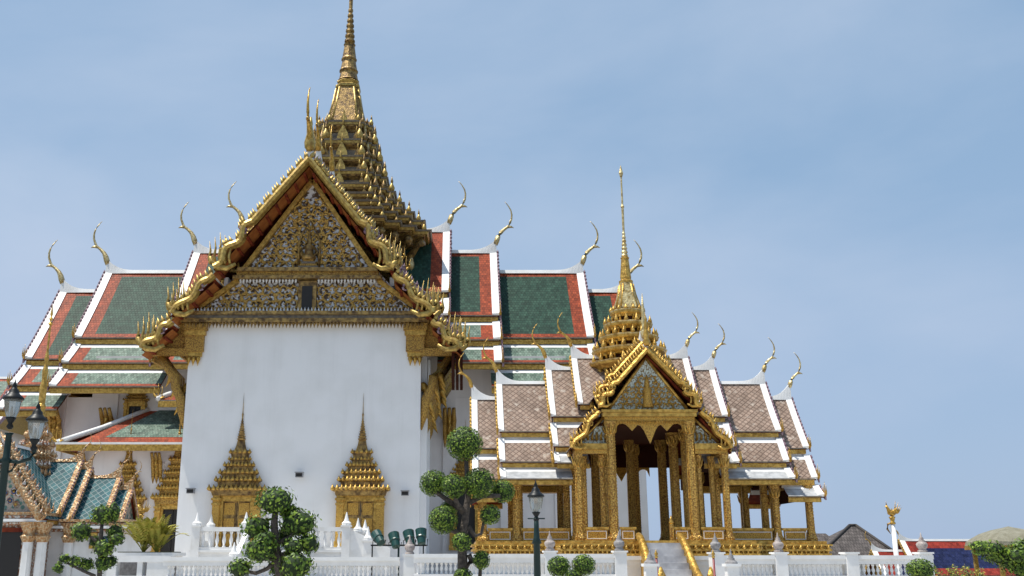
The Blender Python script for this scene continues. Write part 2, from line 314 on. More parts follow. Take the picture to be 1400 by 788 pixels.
def tier(root, arm, s0, s1, zr, prof, st, hz=3.0, bo=.88, bt=.6, bb=.42, verge=.55, scale=1.0, front=False, infill=None, fin=GPALE, depth_in=.7, skirt_s0=None, up=.95, vmat=None):
    f = amap(arm)
    field, skirt, border = st
    rf = MB(); k = scale
    N4 = 4
    for sg in (-1, 1):
        for si, (a, b) in enumerate(prof):
            pts = slope_pts(a, b, N4, .16*k if si == 0 else .05*k)
            ln = [0]
            for i in range(N4): ln.append(ln[-1]+math.dist(pts[i], pts[i+1]))
            tot = ln[-1]
            # cut rows at border lines
            cuts = sorted(set([0, tot] + ([.38*k] if si > 0 else []) + ([bt] if (border and si == 0) else []) + ([tot-(bb if si == 0 else bb*.8)] if border else []) + ln[1:-1]))
            def P(v):
                for i in range(N4):
                    if v <= ln[i+1]+1e-6:
                        t = (v-ln[i])/(ln[i+1]-ln[i]); return (lerp(pts[i][0], pts[i+1][0], t), lerp(pts[i][1], pts[i+1][1], t))
            ucuts = [s0, s1-verge-(bo if border else 0), s1-verge] if border else [s0, s1-verge]
            fm = field if si == 0 else skirt
            if si > 0 and skirt_s0 is not None: ucuts = [skirt_s0]+ucuts[1:]
            for r in range(len(cuts)-1):
                v0, v1 = cuts[r], cuts[r+1]; p0, p1 = P(v0), P(v1); vm = (v0+v1)/2
                for c in range(len(ucuts)-1):
                    u0, u1 = ucuts[c], ucuts[c+1]
                    m = fm if si < 2 or k > .5 else LEAD
                    if border and (c == 1 or (si == 0 and vm < bt) or vm > tot-(bb if si == 0 else bb*.8)): m = border
                    if si > 0 and vm < .38*k: m = WTRIM
                    rf.face([f(u0, sg*p0[0], zr+p0[1]), f(u1, sg*p0[0], zr+p0[1]), f(u1, sg*p1[0], zr+p1[1]), f(u0, sg*p1[0], zr+p1[1])], m,
                            [(u0, -v0), (u1, -v0), (u1, -v1), (u0, -v1)])
            # underside
            o = .16*k
            for i in range(N4):
                p0, p1 = pts[i], pts[i+1]
                sa = ucuts[0]
                rf.face([f(sa, sg*p0[0], zr+p0[1]-o), f(s1-.05, sg*p0[0], zr+p0[1]-o), f(s1-.05, sg*p1[0], zr+p1[1]-o), f(sa, sg*p1[0], zr+p1[1]-o)], REDW)
    roof = rf.build('roof_tier', root)
    # white verge cap on the outer edge, gold eave boards, white frieze
    sk0 = s0 if skirt_s0 is None else skirt_s0
    for sg in (-1, 1):
        for si, (a, b) in enumerate(prof):
            vg = MB(); eb = MB(); fr = MB()
            pts = slope_pts(a, b, N4, .16*k if si == 0 else .05*k)
            if not front:
                rings = []
                for w, z in pts:
                    rings.append([f(s1-verge, sg*w, zr+z-.02), f(s1-verge, sg*w, zr+z+.12*k), f(s1, sg*w, zr+z+.16*k), f(s1, sg*w, zr+z-.02)])
                vg.loft(rings, vmat or WTRIM); vg.build('verge_cap', roof)
            w, z = pts[-1]
            x0, x1 = (s0 if si == 0 else sk0), s1-(.12 if not front else 1.9*k)
            def fb(w0, w1, z0, z1, m, mbb, xa=x0, xb=x1):
                vs = [f(xa, sg*w0, z0), f(xb, sg*w0, z0), f(xb, sg*w1, z0), f(xa, sg*w1, z0), f(xa, sg*w0, z1), f(xb, sg*w0, z1), f(xb, sg*w1, z1), f(xa, sg*w1, z1)]
                mbb.add(vs, [(0, 3, 2, 1), (4, 5, 6, 7), (0, 1, 5, 4), (1, 2, 6, 5), (2, 3, 7, 6), (3, 0, 4, 7)], m)
            fb(w-.06*k, w+.05*k, zr+z-.10*k, zr+z-.005*k, SLATE, eb)
            fb(w-.22*k, w-.05*k, zr+z-.50*k, zr+z-.10*k, GOLD, eb)
            fb(w-.26*k, w-.02*k, zr+z-.32*k, zr+z-.24*k, GOLD, eb)
            eb.build('eave_board', roof)
            if si < len(prof)-1:
                z2 = prof[si+1][0][1]
                fb(w-.50*k, w-.24*k, zr+z2-.15*k, zr+z-.15*k, WTRIM, fr, sk0); fr.build('frieze', roof)
    # ridge with upswept end
    rd = MB(); rings = []; up = up*k; run = 2.5*k
    n = 9
    ss = [s0] + [s1-run+run*i/n for i in range(n+1)]
    for s_ in ss:
        t = max(0, (s_-(s1-run))/run); z = zr + .14*k + up*t**2.8; hw = .24*k*(1-.3*t)
        rings.append([f(s_, -hw*1.1, zr-.16*k), f(s_, -hw*.7, z), f(s_, hw*.7, z), f(s_, hw*1.1, zr-.16*k)])
    rd.loft(rings, vmat or WTRIM); rd.build('ridge_cap', roof)
    ch = MB(); finial_bm(ch, f, s1-.02*k, 0, zr+up*.9, hz, fin); ch.build('ridge_finial', roof)
    # gable bargeboards
    if not front:
        for sg in (-1, 1):
            bd = MB()
            for si, (a, b) in enumerate(prof):
                pts = slope_pts(a, b, N4, .16*k if si == 0 else .05*k)
                rings = []
                for w, z in pts:
                    rings.append([f(s1+.003, sg*w, zr+z-.34*k), f(s1+.003, sg*w, zr+z+.10*k), f(s1+.14*k, sg*w, zr+z+.10*k), f(s1+.14*k, sg*w, zr+z-.34*k)])
                bd.loft(rings, vmat or (MAROON if arm == 'R' or k > .6 else GOLD))  # small roofs: right boards' shade painted as purple, lit left boards gold
                nt_ = int(math.dist(a, b)/(.42*k))
                for i in range(nt_):
                    t = (i+.6)/nt_; w = lerp(a[0], b[0], t); z = lerp(a[1], b[1], t)-(.16*k if si == 0 else .05*k)*4*t*(1-t)
                    bd.spike(f(s1+.10*k, sg*w, zr+z+.06*k), .10*k, .34*k, MAROON if (k > .6 or arm == 'R') else GOLD, n=4)  # teeth follow: shaded right side coloured purple, lit left side gold
                w, z = pts[-1]
                finger_bm(bd, f, s1+.05*k, sg*(w-.05*k), zr+z+.1*k, .72*k*(1.25 if k < .6 else 1.1), GOLD, sg, 3)
            bd.build('bargeboard', roof)
    # gable infill
    gi = MB(); poly = [(0, -.3*k)]
    for a, b in prof: poly += [(a[0], a[1]-.18*k), (b[0]-.25*k, b[1]-.2*k)]
    poly = [(w, zr+z) for w, z in poly]
    full = poly + [(-w, z) for w, z in poly[::-1][:-1]]
    sgi = s1-depth_in*k
    gi.face([f(sgi, w, z) for w, z in full], infill or GCARV)
    if not front or infill: gi.build('gable_panel', roof)
    return roof

def big_barge(root, f, s, zr, prof, k, bw=.62, th=.34, teeth=.5, m=GOLD, fh=1.25, nf=5):
    """front gable bargeboards: waved naga boards, flame teeth and finger clusters"""
    for sg in (-1, 1):
        for si, (a, c) in enumerate(prof):
            b = MB(); tt = MB(); fg = MB()
            L_ = math.dist(a, c); dx, dz = (c[0]-a[0])/L_, (c[1]-a[1])/L_; nx_, nz_ = -dz, dx     # outward normal (up and out)
            if nz_ < 0: nx_, nz_ = -nx_, -nz_
            n = 44; pts = []
            st_w = .60 if si == 0 else .12
            amp = (.22 if si == 0 else .16)*k; cyc = 2.0 if si == 0 else 1.5
            for i in range(n+1):
                t = i/n; off = 0
                if t > st_w:
                    q = (t-st_w)/(1-st_w); off = amp*sin(q*cyc*2*pi)*(1-.2*q) - .10*k*q
                wv = a[0]+dx*L_*t+nx_*off; zv = a[1]+dz*L_*t+nz_*off
                pts.append((wv, zv, t))
            rings = []
            for i, (w, z, t) in enumerate(pts):
                j0, j1 = max(0, i-1), min(n, i+1); tx, tz = pts[j1][0]-pts[j0][0], pts[j1][1]-pts[j0][1]; ll = sqrt(tx*tx+tz*tz); px_, pz_ = -tz/ll, tx/ll
                if pz_ < 0: px_, pz_ = -px_, -pz_
                hb = bw*k*(.42 if si == 0 else .38)
                rings.append([f(s, sg*(w-px_*hb), zr+z-pz_*hb), f(s+th*k, sg*(w-px_*hb*.75), zr+z-pz_*hb*.75), f(s+th*k*1.25, sg*(w), zr+z), f(s+th*k, sg*(w+px_*hb*.75), zr+z+pz_*hb*.75), f(s, sg*(w+px_*hb), zr+z+pz_*hb)])
            b.loft(rings, m, True, False)
            # curl under the wave
            ic = int(n*(.66 if si == 0 else .28)); w, z, _ = pts[ic]
            cu = [(w-nx_*.3*k*0 + .30*k*cos(q)*(1-q/9), z-.32*k+.30*k*sin(q)*(1-q/9)) for q in [x*.5 for x in range(1, 11)]]
            b.tube([f(s+th*k*.8, sg*w_, zr+z_) for w_, z_ in cu], [.10*k]*3+[.085*k]*4+[.05*k]*3, MAROON if k > .6 else m, 6)
            nt_ = max(3, int(L_/(teeth*k)))
            for i in range(nt_):
                t = (i+.5)/nt_
                if t > .93: continue
                ii = int(t*n); w, z, _ = pts[ii]
                hb = bw*k*.45
                tt.spike(f(s+th*k*.5, sg*(w+nx_*hb*.7), zr+z+nz_*hb*.7), .15*k, .50*k, m, d=Vector(f(0, sg*(nx_*.55), nz_*.55+.6)), n=5, belly=.35)
            w, z, _ = pts[-1]
            finger_bm(fg, f, s+th*k*.6, sg*(w-.45*k), zr+z+.1*k, fh*k, m, sg, nf)
            bb = b.build('bargeboard', root); tt.build('flame_teeth', bb); fg.build('naga_finial', bb)
            if si > 0 and k > .6:
                fg = MB(); finger_bm(fg, f, s+th*k*.2-1.6, sg*(w-.1*k), zr+z+.35*k, fh*k*.9, m, sg, nf); fg.build('naga_finial', bb)

def scrolls(mb, inside, x0, x1, z0, z1, y, m, n, r0, rt, rnd, skip=None, sides=(-1, 1)):
    """foliage scroll relief: mirrored spirals with leaf tips, in the plane y"""
    # ordered rows of scrolls that alternate in direction, mirrored about the middle
    step = sqrt(max(.01, (x1*(z1-z0))/n))*.86 if n else 1; row = 0; z = z0+step*.4
    while z < z1:
        x = step*(.30 if row % 2 == 0 else .75); col = 0
        while x < x1:
            if inside(x, z) and not (skip and skip(x, z)):
                r = r0*rnd.uniform(.92, 1.1); ph = -pi/2+rnd.uniform(-.3, .3); dr = 1 if (row+col) % 2 else -1
                pts = []
                for i in range(17):
                    t = i/16; rr = r*(1.12-.98*t); an = ph+dr*t*6.4
                    pts.append((x+rr*cos(an), z+rr*sin(an)))
                for sx in sides:
                    mb.tube([(sx*px, y-.02-.05*t/17, pz) for t, (px, pz) in enumerate(pts)], [rt*(1.15-.55*i/16) for i in range(17)], m, 4, flat=(0, 1, 0.01))
                    for i in (1, 4, 7, 10):
                        px, pz = pts[i]; an = ph+dr*i/16*6.4+.7*dr
                        mb.spike((sx*px, y-.05, pz), rt*1.6, r*.62, m, d=(sx*cos(an), -.3, sin(an)), n=4)
            x += step; col += 1
        z += step*.82; row += 1

def antefixes(mb, fn, r, z, h, m, every=1, rr=.18):
    P = fn(r)
    for i, (x, y) in enumerate(P):
        if i % every == 0: mb.spike((x*.97, y*.97, z), h*rr, h, m, n=5)

# ------------------------------------------------------------------ the throne hall
HX, HY = -9.40, 76.8
hall = thing('throne_hall', (HX, HY, 0), 'large white throne hall with green and orange tiled roofs and tall gilded spire', 'building')
G3 = (GREEN, LGREEN, ORANGE)
PW = [((0, 0), (5.1, -6.5)), ((5.0, -7.05), (7.0, -8.75)), ((6.9, -9.3), (8.7, -10.75))]
PF = [((0, 0), (5.5, -6.9)), ((5.4, -7.45), (7.8, -9.75)), ((7.7, -10.3), (9.4, -11.85))]
w = MB()
FW = HY-58.5
# walls: side arms and front arm (with a projecting end bay), slight plinth
w.box(-19.6, 22.4, -6.5, 6.5, .3, 12.6, CREAM); w.box(-17, 17, -6.49, 6.49, 12.61, 15.6, CREAM)
w.box(-7.0, 7.0, -FW, -6.4, .3, 15.25, WHITE)
w.box(-7.25, 7.25, -FW-.12, -6.3, .3, 1.4, WHITE)
for x in (7.35,): w.box(6.9, x, -FW+1.0, -FW+2.6, .31, 14.2, WHITE); w.box(6.9, x, -FW+6, -FW+7.6, .31, 14.2, WHITE)
for x in (-19.2, -15.5, 8.6, 12.6, 16.4, 21.9): w.box(x-.45, x+.45, -6.72, -6.4, .31, 13.2, CREAM)
wall = w.build('wall', hall)
# side roofs
ss_ = (8.5, 12.3, 19.3, 22.8); zz_ = (27.3, 25.5, 23.8, 22.2)
for arm in 'RL':
    for i_, (s_, z_) in enumerate(zip(ss_, zz_)): tier(hall, arm, 0 if i_ == 0 else ss_[i_-1]-.75, s_, z_, PW, G3, hz=3.5)
for s_, z_ in ((9.5, 28.1), (16.3, 26.8)): tier(hall, 'F', 0 if s_ < 10 else 8.8, s_, z_, PF, G3, hz=3.2, fin=GOLD)
SF = HY-57.0
fr_t = tier(hall, 'F', 15.6, SF, 25.35, PF, G3, hz=3.7, front=True, infill=None, fin=GOLD, depth_in=1.2)
big_barge(fr_t, amap('F'), SF-.1, 25.35, PF, 1.0, m=AGOLD, bw=.50, th=.4, teeth=.27, fh=1.7)
big_barge(fr_t, amap('F'), SF-2.6, 25.9, [(PF[0][0], PF[0][1])], 1.0, m=AGOLD, bw=.6, th=.3, teeth=.32, fh=1.5)
fb2 = MB()
fb2.lathe([(.14, 0), (.32, .25), (.36, .6), (.22, 1.2), (.12, 1.7), (.14, 1.85), (.06, 2.3)], AGOLD, (0, -SF, 25.9), 10); fb2.build('finial_bulb', fr_t)
# pediment
yf = -FW
pd = MB()
yb = yf+.25
poly = [(-7.4, 15.2), (7.4, 15.2), (4.4, 18.5), (0, 24.45), (-4.4, 18.5)]
pd.face([(x, yb, z) for x, z in poly], MIRROR)
ped = pd.build('pediment', hall)
rl = MB(); rnd = random.Random(3)
def in_tri(x, z): return 18.8 < z < 24.1-.25 and abs(x) < 3.65*(24.1-z)/(24.1-18.8)-.22
def in_trap(x, z): return 16.0 < z < 17.85 and .75 < abs(x) < 6.5-(z-15.9)*(2.2/2.1)-.15
scrolls(rl, in_tri, 0, 3.7, 18.85, 24, yb-.06, GRELIEF, 46, .34, .062, rnd, lambda x, z: abs(x) < .40 and z < 20.8)
for sd_ in (-1, 1):
    r2 = MB(); scrolls(r2, in_trap, 0, 6.5, 15.95, 17.9, yb-.06, GRELIEF, 34, .32, .055, random.Random(8), None, (sd_,)); r2.build('scroll_relief', ped)
rl.build('scroll_relief', ped)
bm = MB()
for (z0, z1, hw, pr, m) in ((15.25, 15.5, 7.5, .55, GBROWN), (15.5, 15.72, 7.35, .38, SLATE), (15.72, 15.95, 7.1, .5, GBROWN), (18.02, 18.22, 4.55, .42, GBROWN), (18.22, 18.48, 4.35, .3, GCARV), (18.48, 18.72, 4.3, .45, GBROWN)):
    bm.box(-hw, hw, yf-pr, yb-.02, z0, z1, m)
x = -7.2
while x < 7.2:
    bm.spike((x, yf-.40, 15.27), .085, .42, GBROWN, d=(0, -.2, -1), n=4); bm.spike((x, yf-.30, 15.93), .075, .30, WTRIM, d=(0, -.1, 1), n=4); x += .21
x = -4.1
while x < 4.15:
    if abs(x) > .6: bm.spike((x, yf-.22, 18.03), .075, .34, WTRIM, d=(0, -.1, -1), n=4)
    x += .2
bm.build('pediment_beam', ped)
fm = MB()                                   # gold mouldings that frame the carved panels
for sx in (-1, 1):
    for (x0, z0, x1, z1) in ((0, 24.55, 3.95, 18.75), (4.3, 18.0, 6.95, 15.98)):
        n = 10
        dx, dz = x1-x0, z1-z0; l = sqrt(dx*dx+dz*dz); nxx, nzz = -dz/l, dx/l
        r = []
        for (a, b_) in ((0, 0), (1, 0)):
            X, Z = lerp(x0, x1, a), lerp(z0, z1, a)
            r.append([(sx*(X+nxx*-.12), yb-.01, Z-nzz*.12), (sx*(X+nxx*-.12), yb-.3, Z-nzz*.12), (sx*(X+nxx*.16), yb-.3, Z+nzz*.16), (sx*(X+nxx*.16), yb-.01, Z+nzz*.16)])
        fm.loft(r, GOLD)
fm.build('pediment_moulding', ped)
ni = MB()                                   # niche and seated figure
ni.box(-.55, .55, yb-.35, yb-.02, 15.97, 17.95, GBROWN); ni.box(-.32, .32, yb-.40, yb-.30, 16.15, 17.6, BLACK)
for i in range(4): ni.box(-.62+i*.1, .62-i*.1, yb-.45, yb-.05, 18.75+i*.14, 18.88+i*.14, GCARV if i % 2 else SLATE)
ni.lathe([(.42, 0), (.46, .15), (.3, .3), (.26, .6), (.34, .85), (.14, 1.0), (.17, 1.15), (.13, 1.32), (.09, 1.5), (.04, 1.9), (0.005, 2.2)], GBROWN, (0, yb-.3, 19.3), 10)
for sx in (-1, 1): ni.tube([(sx*.3, yb-.32, 20.1), (sx*.55, yb-.4, 19.75), (sx*.35, yb-.5, 19.45)], [.1, .085, .07], GBROWN); ni.tube([(sx*.62, yb-.2, 18.8), (sx*.66, yb-.22, 20.4), (sx*.4, yb-.22, 21.2), (0, yb-.2, 21.9)], [.09, .07, .06, .03], GBROWN)
ni.build('niche', ped)
so_ = MB()                                  # red soffit behind the bargeboards
for sx in (-1, 1):
    for a, c in PF:
        so_.face([(sx*a[0], -SF+.12, 25.35+a[1]-.45), (sx*c[0], -SF+.12, 25.35+c[1]-.45), (sx*c[0], yb, 25.35+c[1]-.45), (sx*a[0], yb, 25.35+a[1]-.45)], SOFF)
    for a, c in PF:
        n = max(2, int(math.dist(a, c)/.85))
        for i in range(n):
            t = (i+.5)/n; X, Z = sx*lerp(a[0], c[0], t), 25.35+lerp(a[1], c[1], t)-.52
            so_.box(X-.08, X+.08, -SF+.15, yb, Z-.08, Z+.05, REDW)
so_.build('soffit', fr_t)
# gable wedge panels between pediment and outer eaves
for sx in (-1, 1):
    wp = MB()
    wp.face([(sx*7.0, yf+.12, 13.6), (sx*9.1, yf+.12, 13.6), (sx*9.1, yf+.12, 14.2), (sx*7.7, yf+.12, 15.6), (sx*7.0, yf+.12, 15.9)], GCARV)
    wp.box(min(sx*7.0, sx*9.3), max(sx*7.0, sx*9.3), yf-.2, yf+.1, 13.25, 13.7, GCARV)
    # purple soffit boxes hanging at the eave ends
    if sx > 0:
        for q in range(3): wp.box(8.85+q*.25, 9.02+q*.25, yf-.9+q*.3, yf+2.5, 11.6, 13.5, DKRED)
    # pilaster capitals on the corners
    for i, (h0, h1, e) in enumerate(((13.2, 13.5, .05), (13.5, 14.5, .14), (14.5, 14.8, .22), (14.8, 15.2, .3))):
        wp.box(sx*6.65-.42-e, sx*6.65+.42+e, yf-.10-e, yf+.1, h0, h1, GCARV if i % 2 else GOLD)
    for i in range(-1, 2): wp.spike((sx*6.65+i*.28, yf-.16, 13.22), .15, .62, GOLD, d=(0, -.1, -1), n=4)
    wp.build('corner_capital', hall)
# carved eave brackets along the arms
def bracket(x, y, zt, h, out, dirv, parent):
    b = MB(); dx, dy = dirv
    for q in (-.16, 0, .16):
        ox, oy = -dy*q*h*.75, dx*q*h*.75
        pts = [(0.02, -1.0), (.10, -.78), (.14, -.6), (.30, -.45), (.34, -.3), (.55, -.18), (.8, 0)]
        b.tube([(x+dx*a*out+ox, y+dy*a*out+oy, zt+c*h) for a, c in pts], [.01*h, .055*h, .07*h, .065*h, .075*h, .06*h, .05*h], GCARV, 6)
    for (a, c, hh) in ((.12, -.55, .28), (.28, -.35, .26), (.45, -.2, .24), (.02, -.35, .3)):
        b.spike((x+dx*a*out, y+dy*a*out, zt+c*h), .06*h, hh*h, GOLD, d=(dx*.5, dy*.5, -1), n=5)
    return b.build('eave_bracket', parent)
for yy in (yf+.7, yf+3.0, yf+6.5, yf+10): bracket(7.0, yy, 13.3, 4.4, 2.2, (1, 0), hall)
bracket(-7.0, yf+.7, 13.3, 4.4, 2.2, (-1, 0), hall)
for x in (-19.2, -15.5, 8.6, 12.6, 16.4): bracket(x, -6.7, 11.6, 2.6, 1.6, (0, -1), hall)
# lower roof along the left arm
lr = MB()
X0, X1, XH = -17.4, -7.0, -12.9
yE, yT, zE, zT = -10.9, -6.6, 8.85, 11.6
def lq(p, m, uv): lr.face(p, m, uv)
lq([(X0+1.2, yE, zE), (X1, yE, zE), (X1, yT, zT), (XH, yT, zT)], ORANGE, [(0, 0), (9, 0), (9, 5), (4, 5)])
lq([(X0+2.9, yE+.75*.99, zE+.49), (X1, yE+.75*.99, zE+.49), (X1, yT+.3, zT+.20), (XH+.9, yT+.3, zT+.20)], LGREEN, [(0, 0), (9, 0), (9, 5), (4, 5)])
lq([(X0, yE, zE), (X0, yT, zE), (XH, yT, zT)], ORANGE, [(0, 0), (4, 0), (2, 5)])
lr.face([(X0+.3, yE+.2, zE-.35), (X1, yE+.2, zE-.35), (X1, yT, zE-.35), (X0+.3, yT, zE-.35)], REDW)
lr.tube([(X0, yE, zE+.05), (lerp(X0, XH, .5), lerp(yE, yT, .5), lerp(zE, zT, .5)-.05), (XH, yT, zT+.1)], [.2, .2, .2], WTRIM, 6)
lo = lr.build('lower_roof', hall)
e = MB(); e.box(X0, X1, yE-.05, yE+.1, zE-.5, zE-.08, GOLD); e.box(X0-.05, X1, yE-.12, yE+.12, zE-.08, zE+.06, WTRIM); e.box(X0, X0+.15, yE+.11, yT, zE-.5, zE-.08, GOLD)
finger_bm(e, amap('R'), X0, yE, zE+.2, .8, GOLD, -1, 3, ax='s'); e.build('eave_board', lo)
w2 = MB(); w2.box(X0+1.0, -7.05, -9.7, -6.45, .32, zE-.3, CREAM); w2.box(X0+1.0-.15, X0+1.9, -9.85, -9.5, .33, zE-1.2, CREAM); w2.box(-11.3, -10.5, -9.85, -9.5, .33, zE-1.2, CREAM); w2.build('lower_wall', hall)
for x in (X0+1.45, -10.9): bracket(x, -9.8, zE-.6, 2.0, 1.0, (0, -1), hall)
s2 = MB()                                   # small upper porch roof between lower roof and wing eaves
s2.face([(-11.4, -9.2, 12.0), (-7, -9.2, 12.0), (-7, -6.6, 13.6), (-9.3, -6.6, 13.6)], ORANGE, [(0, 0), (4, 0), (4, 3), (2, 3)])
s2.tube([(-11.5, -9.25, 12.05), (-9.3, -6.6, 13.7)], .2, WTRIM, 6); s2.box(-11.4, -7, -9.25, -9.1, 11.5, 11.92, GOLD)
finger_bm(s2, amap('R'), -11.4, -9.2, 12.2, .8, GOLD, -1, 3, ax='s'); s2.build('porch_roof', hall)

# windows with spired pediments
def spired_window(name, parent, x, y, zb, zt, hw, tip, m=GBROWN, door=True):
    """gilded frame: pilasters, leaves, stepped crown, needle. zt = top of opening frame, tip = needle point"""
    fm_ = MB()
    ow = hw*.56
    for sx in (-1, 1):
        fm_.box(x+sx*hw*.80-hw*.14, x+sx*hw*.80+hw*.14, y-.45, y+.05, zb, zt, PCARV)
        fm_.box(x+sx*hw*.60-hw*.07, x+sx*hw*.60+hw*.07, y-.32, y+.05, zb, zt-.003, GOLD)
        for i, q in enumerate((0, .35)): fm_.box(x+sx*hw*.80-hw*(.17+.02*i), x+sx*hw*.80+hw*(.17+.02*i), y-.5-.03*i, y+.04, zt-.55+q*.8, zt-.42+q*.8, GOLD)
        fm_.box(x+sx*hw*.80-hw*.18, x+sx*hw*.80+hw*.18, y-.52, y+.04, zb, zb+.35, GOLD)
    fm_.box(x-ow-.1, x+ow+.1, y-.33, y+.04, zt-.32, zt+.002, GOLD)
    fr_ = fm_.build('window_frame' if not door else 'door_frame', parent)
    lv = MB()
    for sx in (-1, 1):
        a, b = sorted((x+sx*.02, x+sx*ow)); lv.box(a, b, y-.16, y+.03, zb, zt-.32, GBROWN if door else BLACK)
        if door:
            h = zt-.32-zb
            for i in range(3): lv.box(a+.1, b-.1, y-.20, y-.15, zb+.1+i*h/3, zb+h/3-.1+i*h/3, PCARV)
    lv.build('door_leaf' if door else 'window_leaf', fr_)
    cr = MB(); H = tip-zt; z = zt; n = 6
    frac = [(0, 1.14, .085), (.09, .90, .08), (.165, .76, .075), (.24, .60, .07), (.31, .44, .055), (.365, .40, .07)]
    for i, (fz, r, fh) in enumerate(frac):
        zz = zt+fz*H; rr = r*hw; hh = fh*H
        def fn(q): return [(px, py*.45) for px, py in redent(q)]
        cr.stack(fn, [(rr*.86, zz), (rr*.90, zz+hh*.45), (rr, zz+hh*.55), (rr*1.03, zz+hh*.75), (rr*.95, zz+hh*.85), (rr*.82, zz+hh)], m, (x, y, 0))
        k = (13, 11, 9, 9, 7, 5)[i]
        for j in range(k):
            q = -1+2*j/(k-1); cr.spike((x+q*rr*.96, y-rr*.43*(1 if abs(q) < .62 else .78), zz+hh*.55), hh*.30, hh*.72, GOLD, n=5)
    z0 = zt+.435*H
    cr.stack(lambda q: [(px, py*.6) for px, py in redent(q)], [(hw*.24, z0), (hw*.18, z0+.05*H), (hw*.14, z0+.10*H)], m, (x, y, 0))
    pr = []
    for i in range(9):
        t = i/9; r = hw*.13*(1-t)**1.2+.03; zz = z0+.10*H+t*.22*H; pr += [(r, zz), (r*1.25, zz+.012*H), (r*.85, zz+.02*H)]
    pr += [(.045, z0+.34*H), (.06, z0+.35*H), (.025, z0+.37*H), (.004, tip)]
    cr.lathe(pr, m, (x, y-.05, 0), 8, False)
    cr.build('spired_crown', fr_)
for px in (323.5, 492.5):
    X = at(px, 700, 58.3)[0]-HX; zt = at(px, 678, 58.3)[2]; tp = at(px, 537, 58.3)[2]
    spired_window('door', hall, X, yf, 2.1, zt, 1.46, tp)
for px, y_, a, b in ((170, -9.7, 690, 560), (238, -9.7, 690, 545)):
    X = at(px, 700, HY+y_)[0]-HX; spired_window('window', hall, X, y_, 1.6, at(px, a, HY+y_)[2], 1.25, at(px, b, HY+y_)[2], GCARV, False)
X = at(187, 550, HY-6.5)[0]-HX; spired_window('window', hall, X, -6.5, 9.5, at(187, 535, HY-6.5)[2]-.8, .8, at(187, 500, HY-6.5)[2], GCARV, False)
X = at(608, 550, HY-6.5)[0]-HX; spired_window('window', hall, X+1.5, -6.5, 2, 6.5, 1.2, 11, GCARV, False)

# central spire
def SZ(y, Y=HY): return at(470, y, Y)[2]
tiers = [(336, 120), (322, 112), (308, 98), (293, 84), (276, 72), (255, 61), (233, 52.5), (208, 44.5), (181, 38.5)]
R3 = lambda q: redent(q, 3)
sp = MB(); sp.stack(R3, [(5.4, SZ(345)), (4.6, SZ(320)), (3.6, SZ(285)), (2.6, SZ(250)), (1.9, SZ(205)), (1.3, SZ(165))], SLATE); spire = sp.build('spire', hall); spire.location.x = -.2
for i, (yy, hp) in enumerate(tiers):
    sp = MB(); z1 = SZ(yy); r = hp/16.9
    zn = SZ(tiers[i+1][0]) if i < 8 else SZ(166); rn = tiers[i+1][1]/16.7 if i < 8 else 1.45
    h = zn-z1
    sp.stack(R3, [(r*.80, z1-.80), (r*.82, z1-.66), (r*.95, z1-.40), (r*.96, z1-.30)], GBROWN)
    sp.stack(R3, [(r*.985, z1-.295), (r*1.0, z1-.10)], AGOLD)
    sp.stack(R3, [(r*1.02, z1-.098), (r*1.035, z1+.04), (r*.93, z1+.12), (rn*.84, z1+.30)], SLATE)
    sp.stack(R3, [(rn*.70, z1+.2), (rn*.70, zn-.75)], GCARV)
    ah = min(1.7, max(1.0, h*1.0))
    for j, (x, y) in enumerate(redent(r, 3)):
        q = j % 7
        if q in (0, 6): sp.spike((x*.95, y*.95, z1+.02), ah*.20, ah*.75, AGOLD, n=6, belly=.35); sp.spike((x*.95, y*.95, z1+ah*.55), ah*.09, ah*.5, GBROWN, n=5)
        elif q in (2, 4): sp.spike((x*.95, y*.95, z1+.02), ah*.16, ah*.62, GBROWN, n=6, belly=.35)
        elif q == 3: sp.spike((x*.93, y*.93, z1+.02), ah*.2, ah*.8, GPALE, n=6, belly=.4); sp.spike((x*.93, y*.93, z1+ah*.55), ah*.08, ah*.55, GPALE, n=5)
    for t in range(4):                       # little gabled niches in the middle of each face
        for q, g_ in ((0, 1.0), (-.42, .6), (.42, .6)):
            c = [(q*r-.30*ah*g_, -r*.93, z1+.05), (q*r+.30*ah*g_, -r*.93, z1+.05), (q*r+.24*ah*g_, -r*.93, z1+.35*ah*g_), (q*r, -r*.93, z1+.85*ah*g_), (q*r-.24*ah*g_, -r*.93, z1+.35*ah*g_)]
            d = [(x, y+.35, z) for x, y, z in c]
            for _ in range(t): c = [(-y, x, z) for x, y, z in c]; d = [(-y, x, z) for x, y, z in d]
            sp.loft([c, d], AGOLD if q == 0 else GBROWN)
            P0 = Vector(c[3]); sp.spike((P0.x, P0.y, P0.z-.1), .08, .5*ah*g_, AGOLD, n=4)
    sp.build('spire_tier', spire)
bl = MB()
for (pr, m) in (([(1.75, SZ(178)), (1.62, SZ(170)), (1.30, SZ(150)), (1.02, SZ(130)), (.92, SZ(124))], GBROWN), ([(1.0, SZ(124)), (1.02, SZ(121)), (.8, SZ(118)), (.92, SZ(115)), (.72, SZ(112))], AGOLD)):
    bl.stack(lambda q: redent(q, 3), pr, m)
for t in range(4):                           # pale ribs on the bell
    for q in (-1, 1):
        a = [(1.02*q, -1.5, SZ(176)), (.80*q, -1.18, SZ(150)), (.6*q, -.93, SZ(126))]
        for _ in range(t): a = [(-y, x, z) for x, y, z in a]
        bl.tube(a, [.14, .12, .1], AGOLD, 5)
pr = []
for (a, b_, r0, r1) in ((112, 98, .82, .70), (98, 82, .72, .58), (82, 61, .60, .45)):
    pr += [(r0*1.12, SZ(a)), (r0, SZ(a-2)), (r1, SZ(b_+3)), (r1*1.15, SZ(b_+1))]
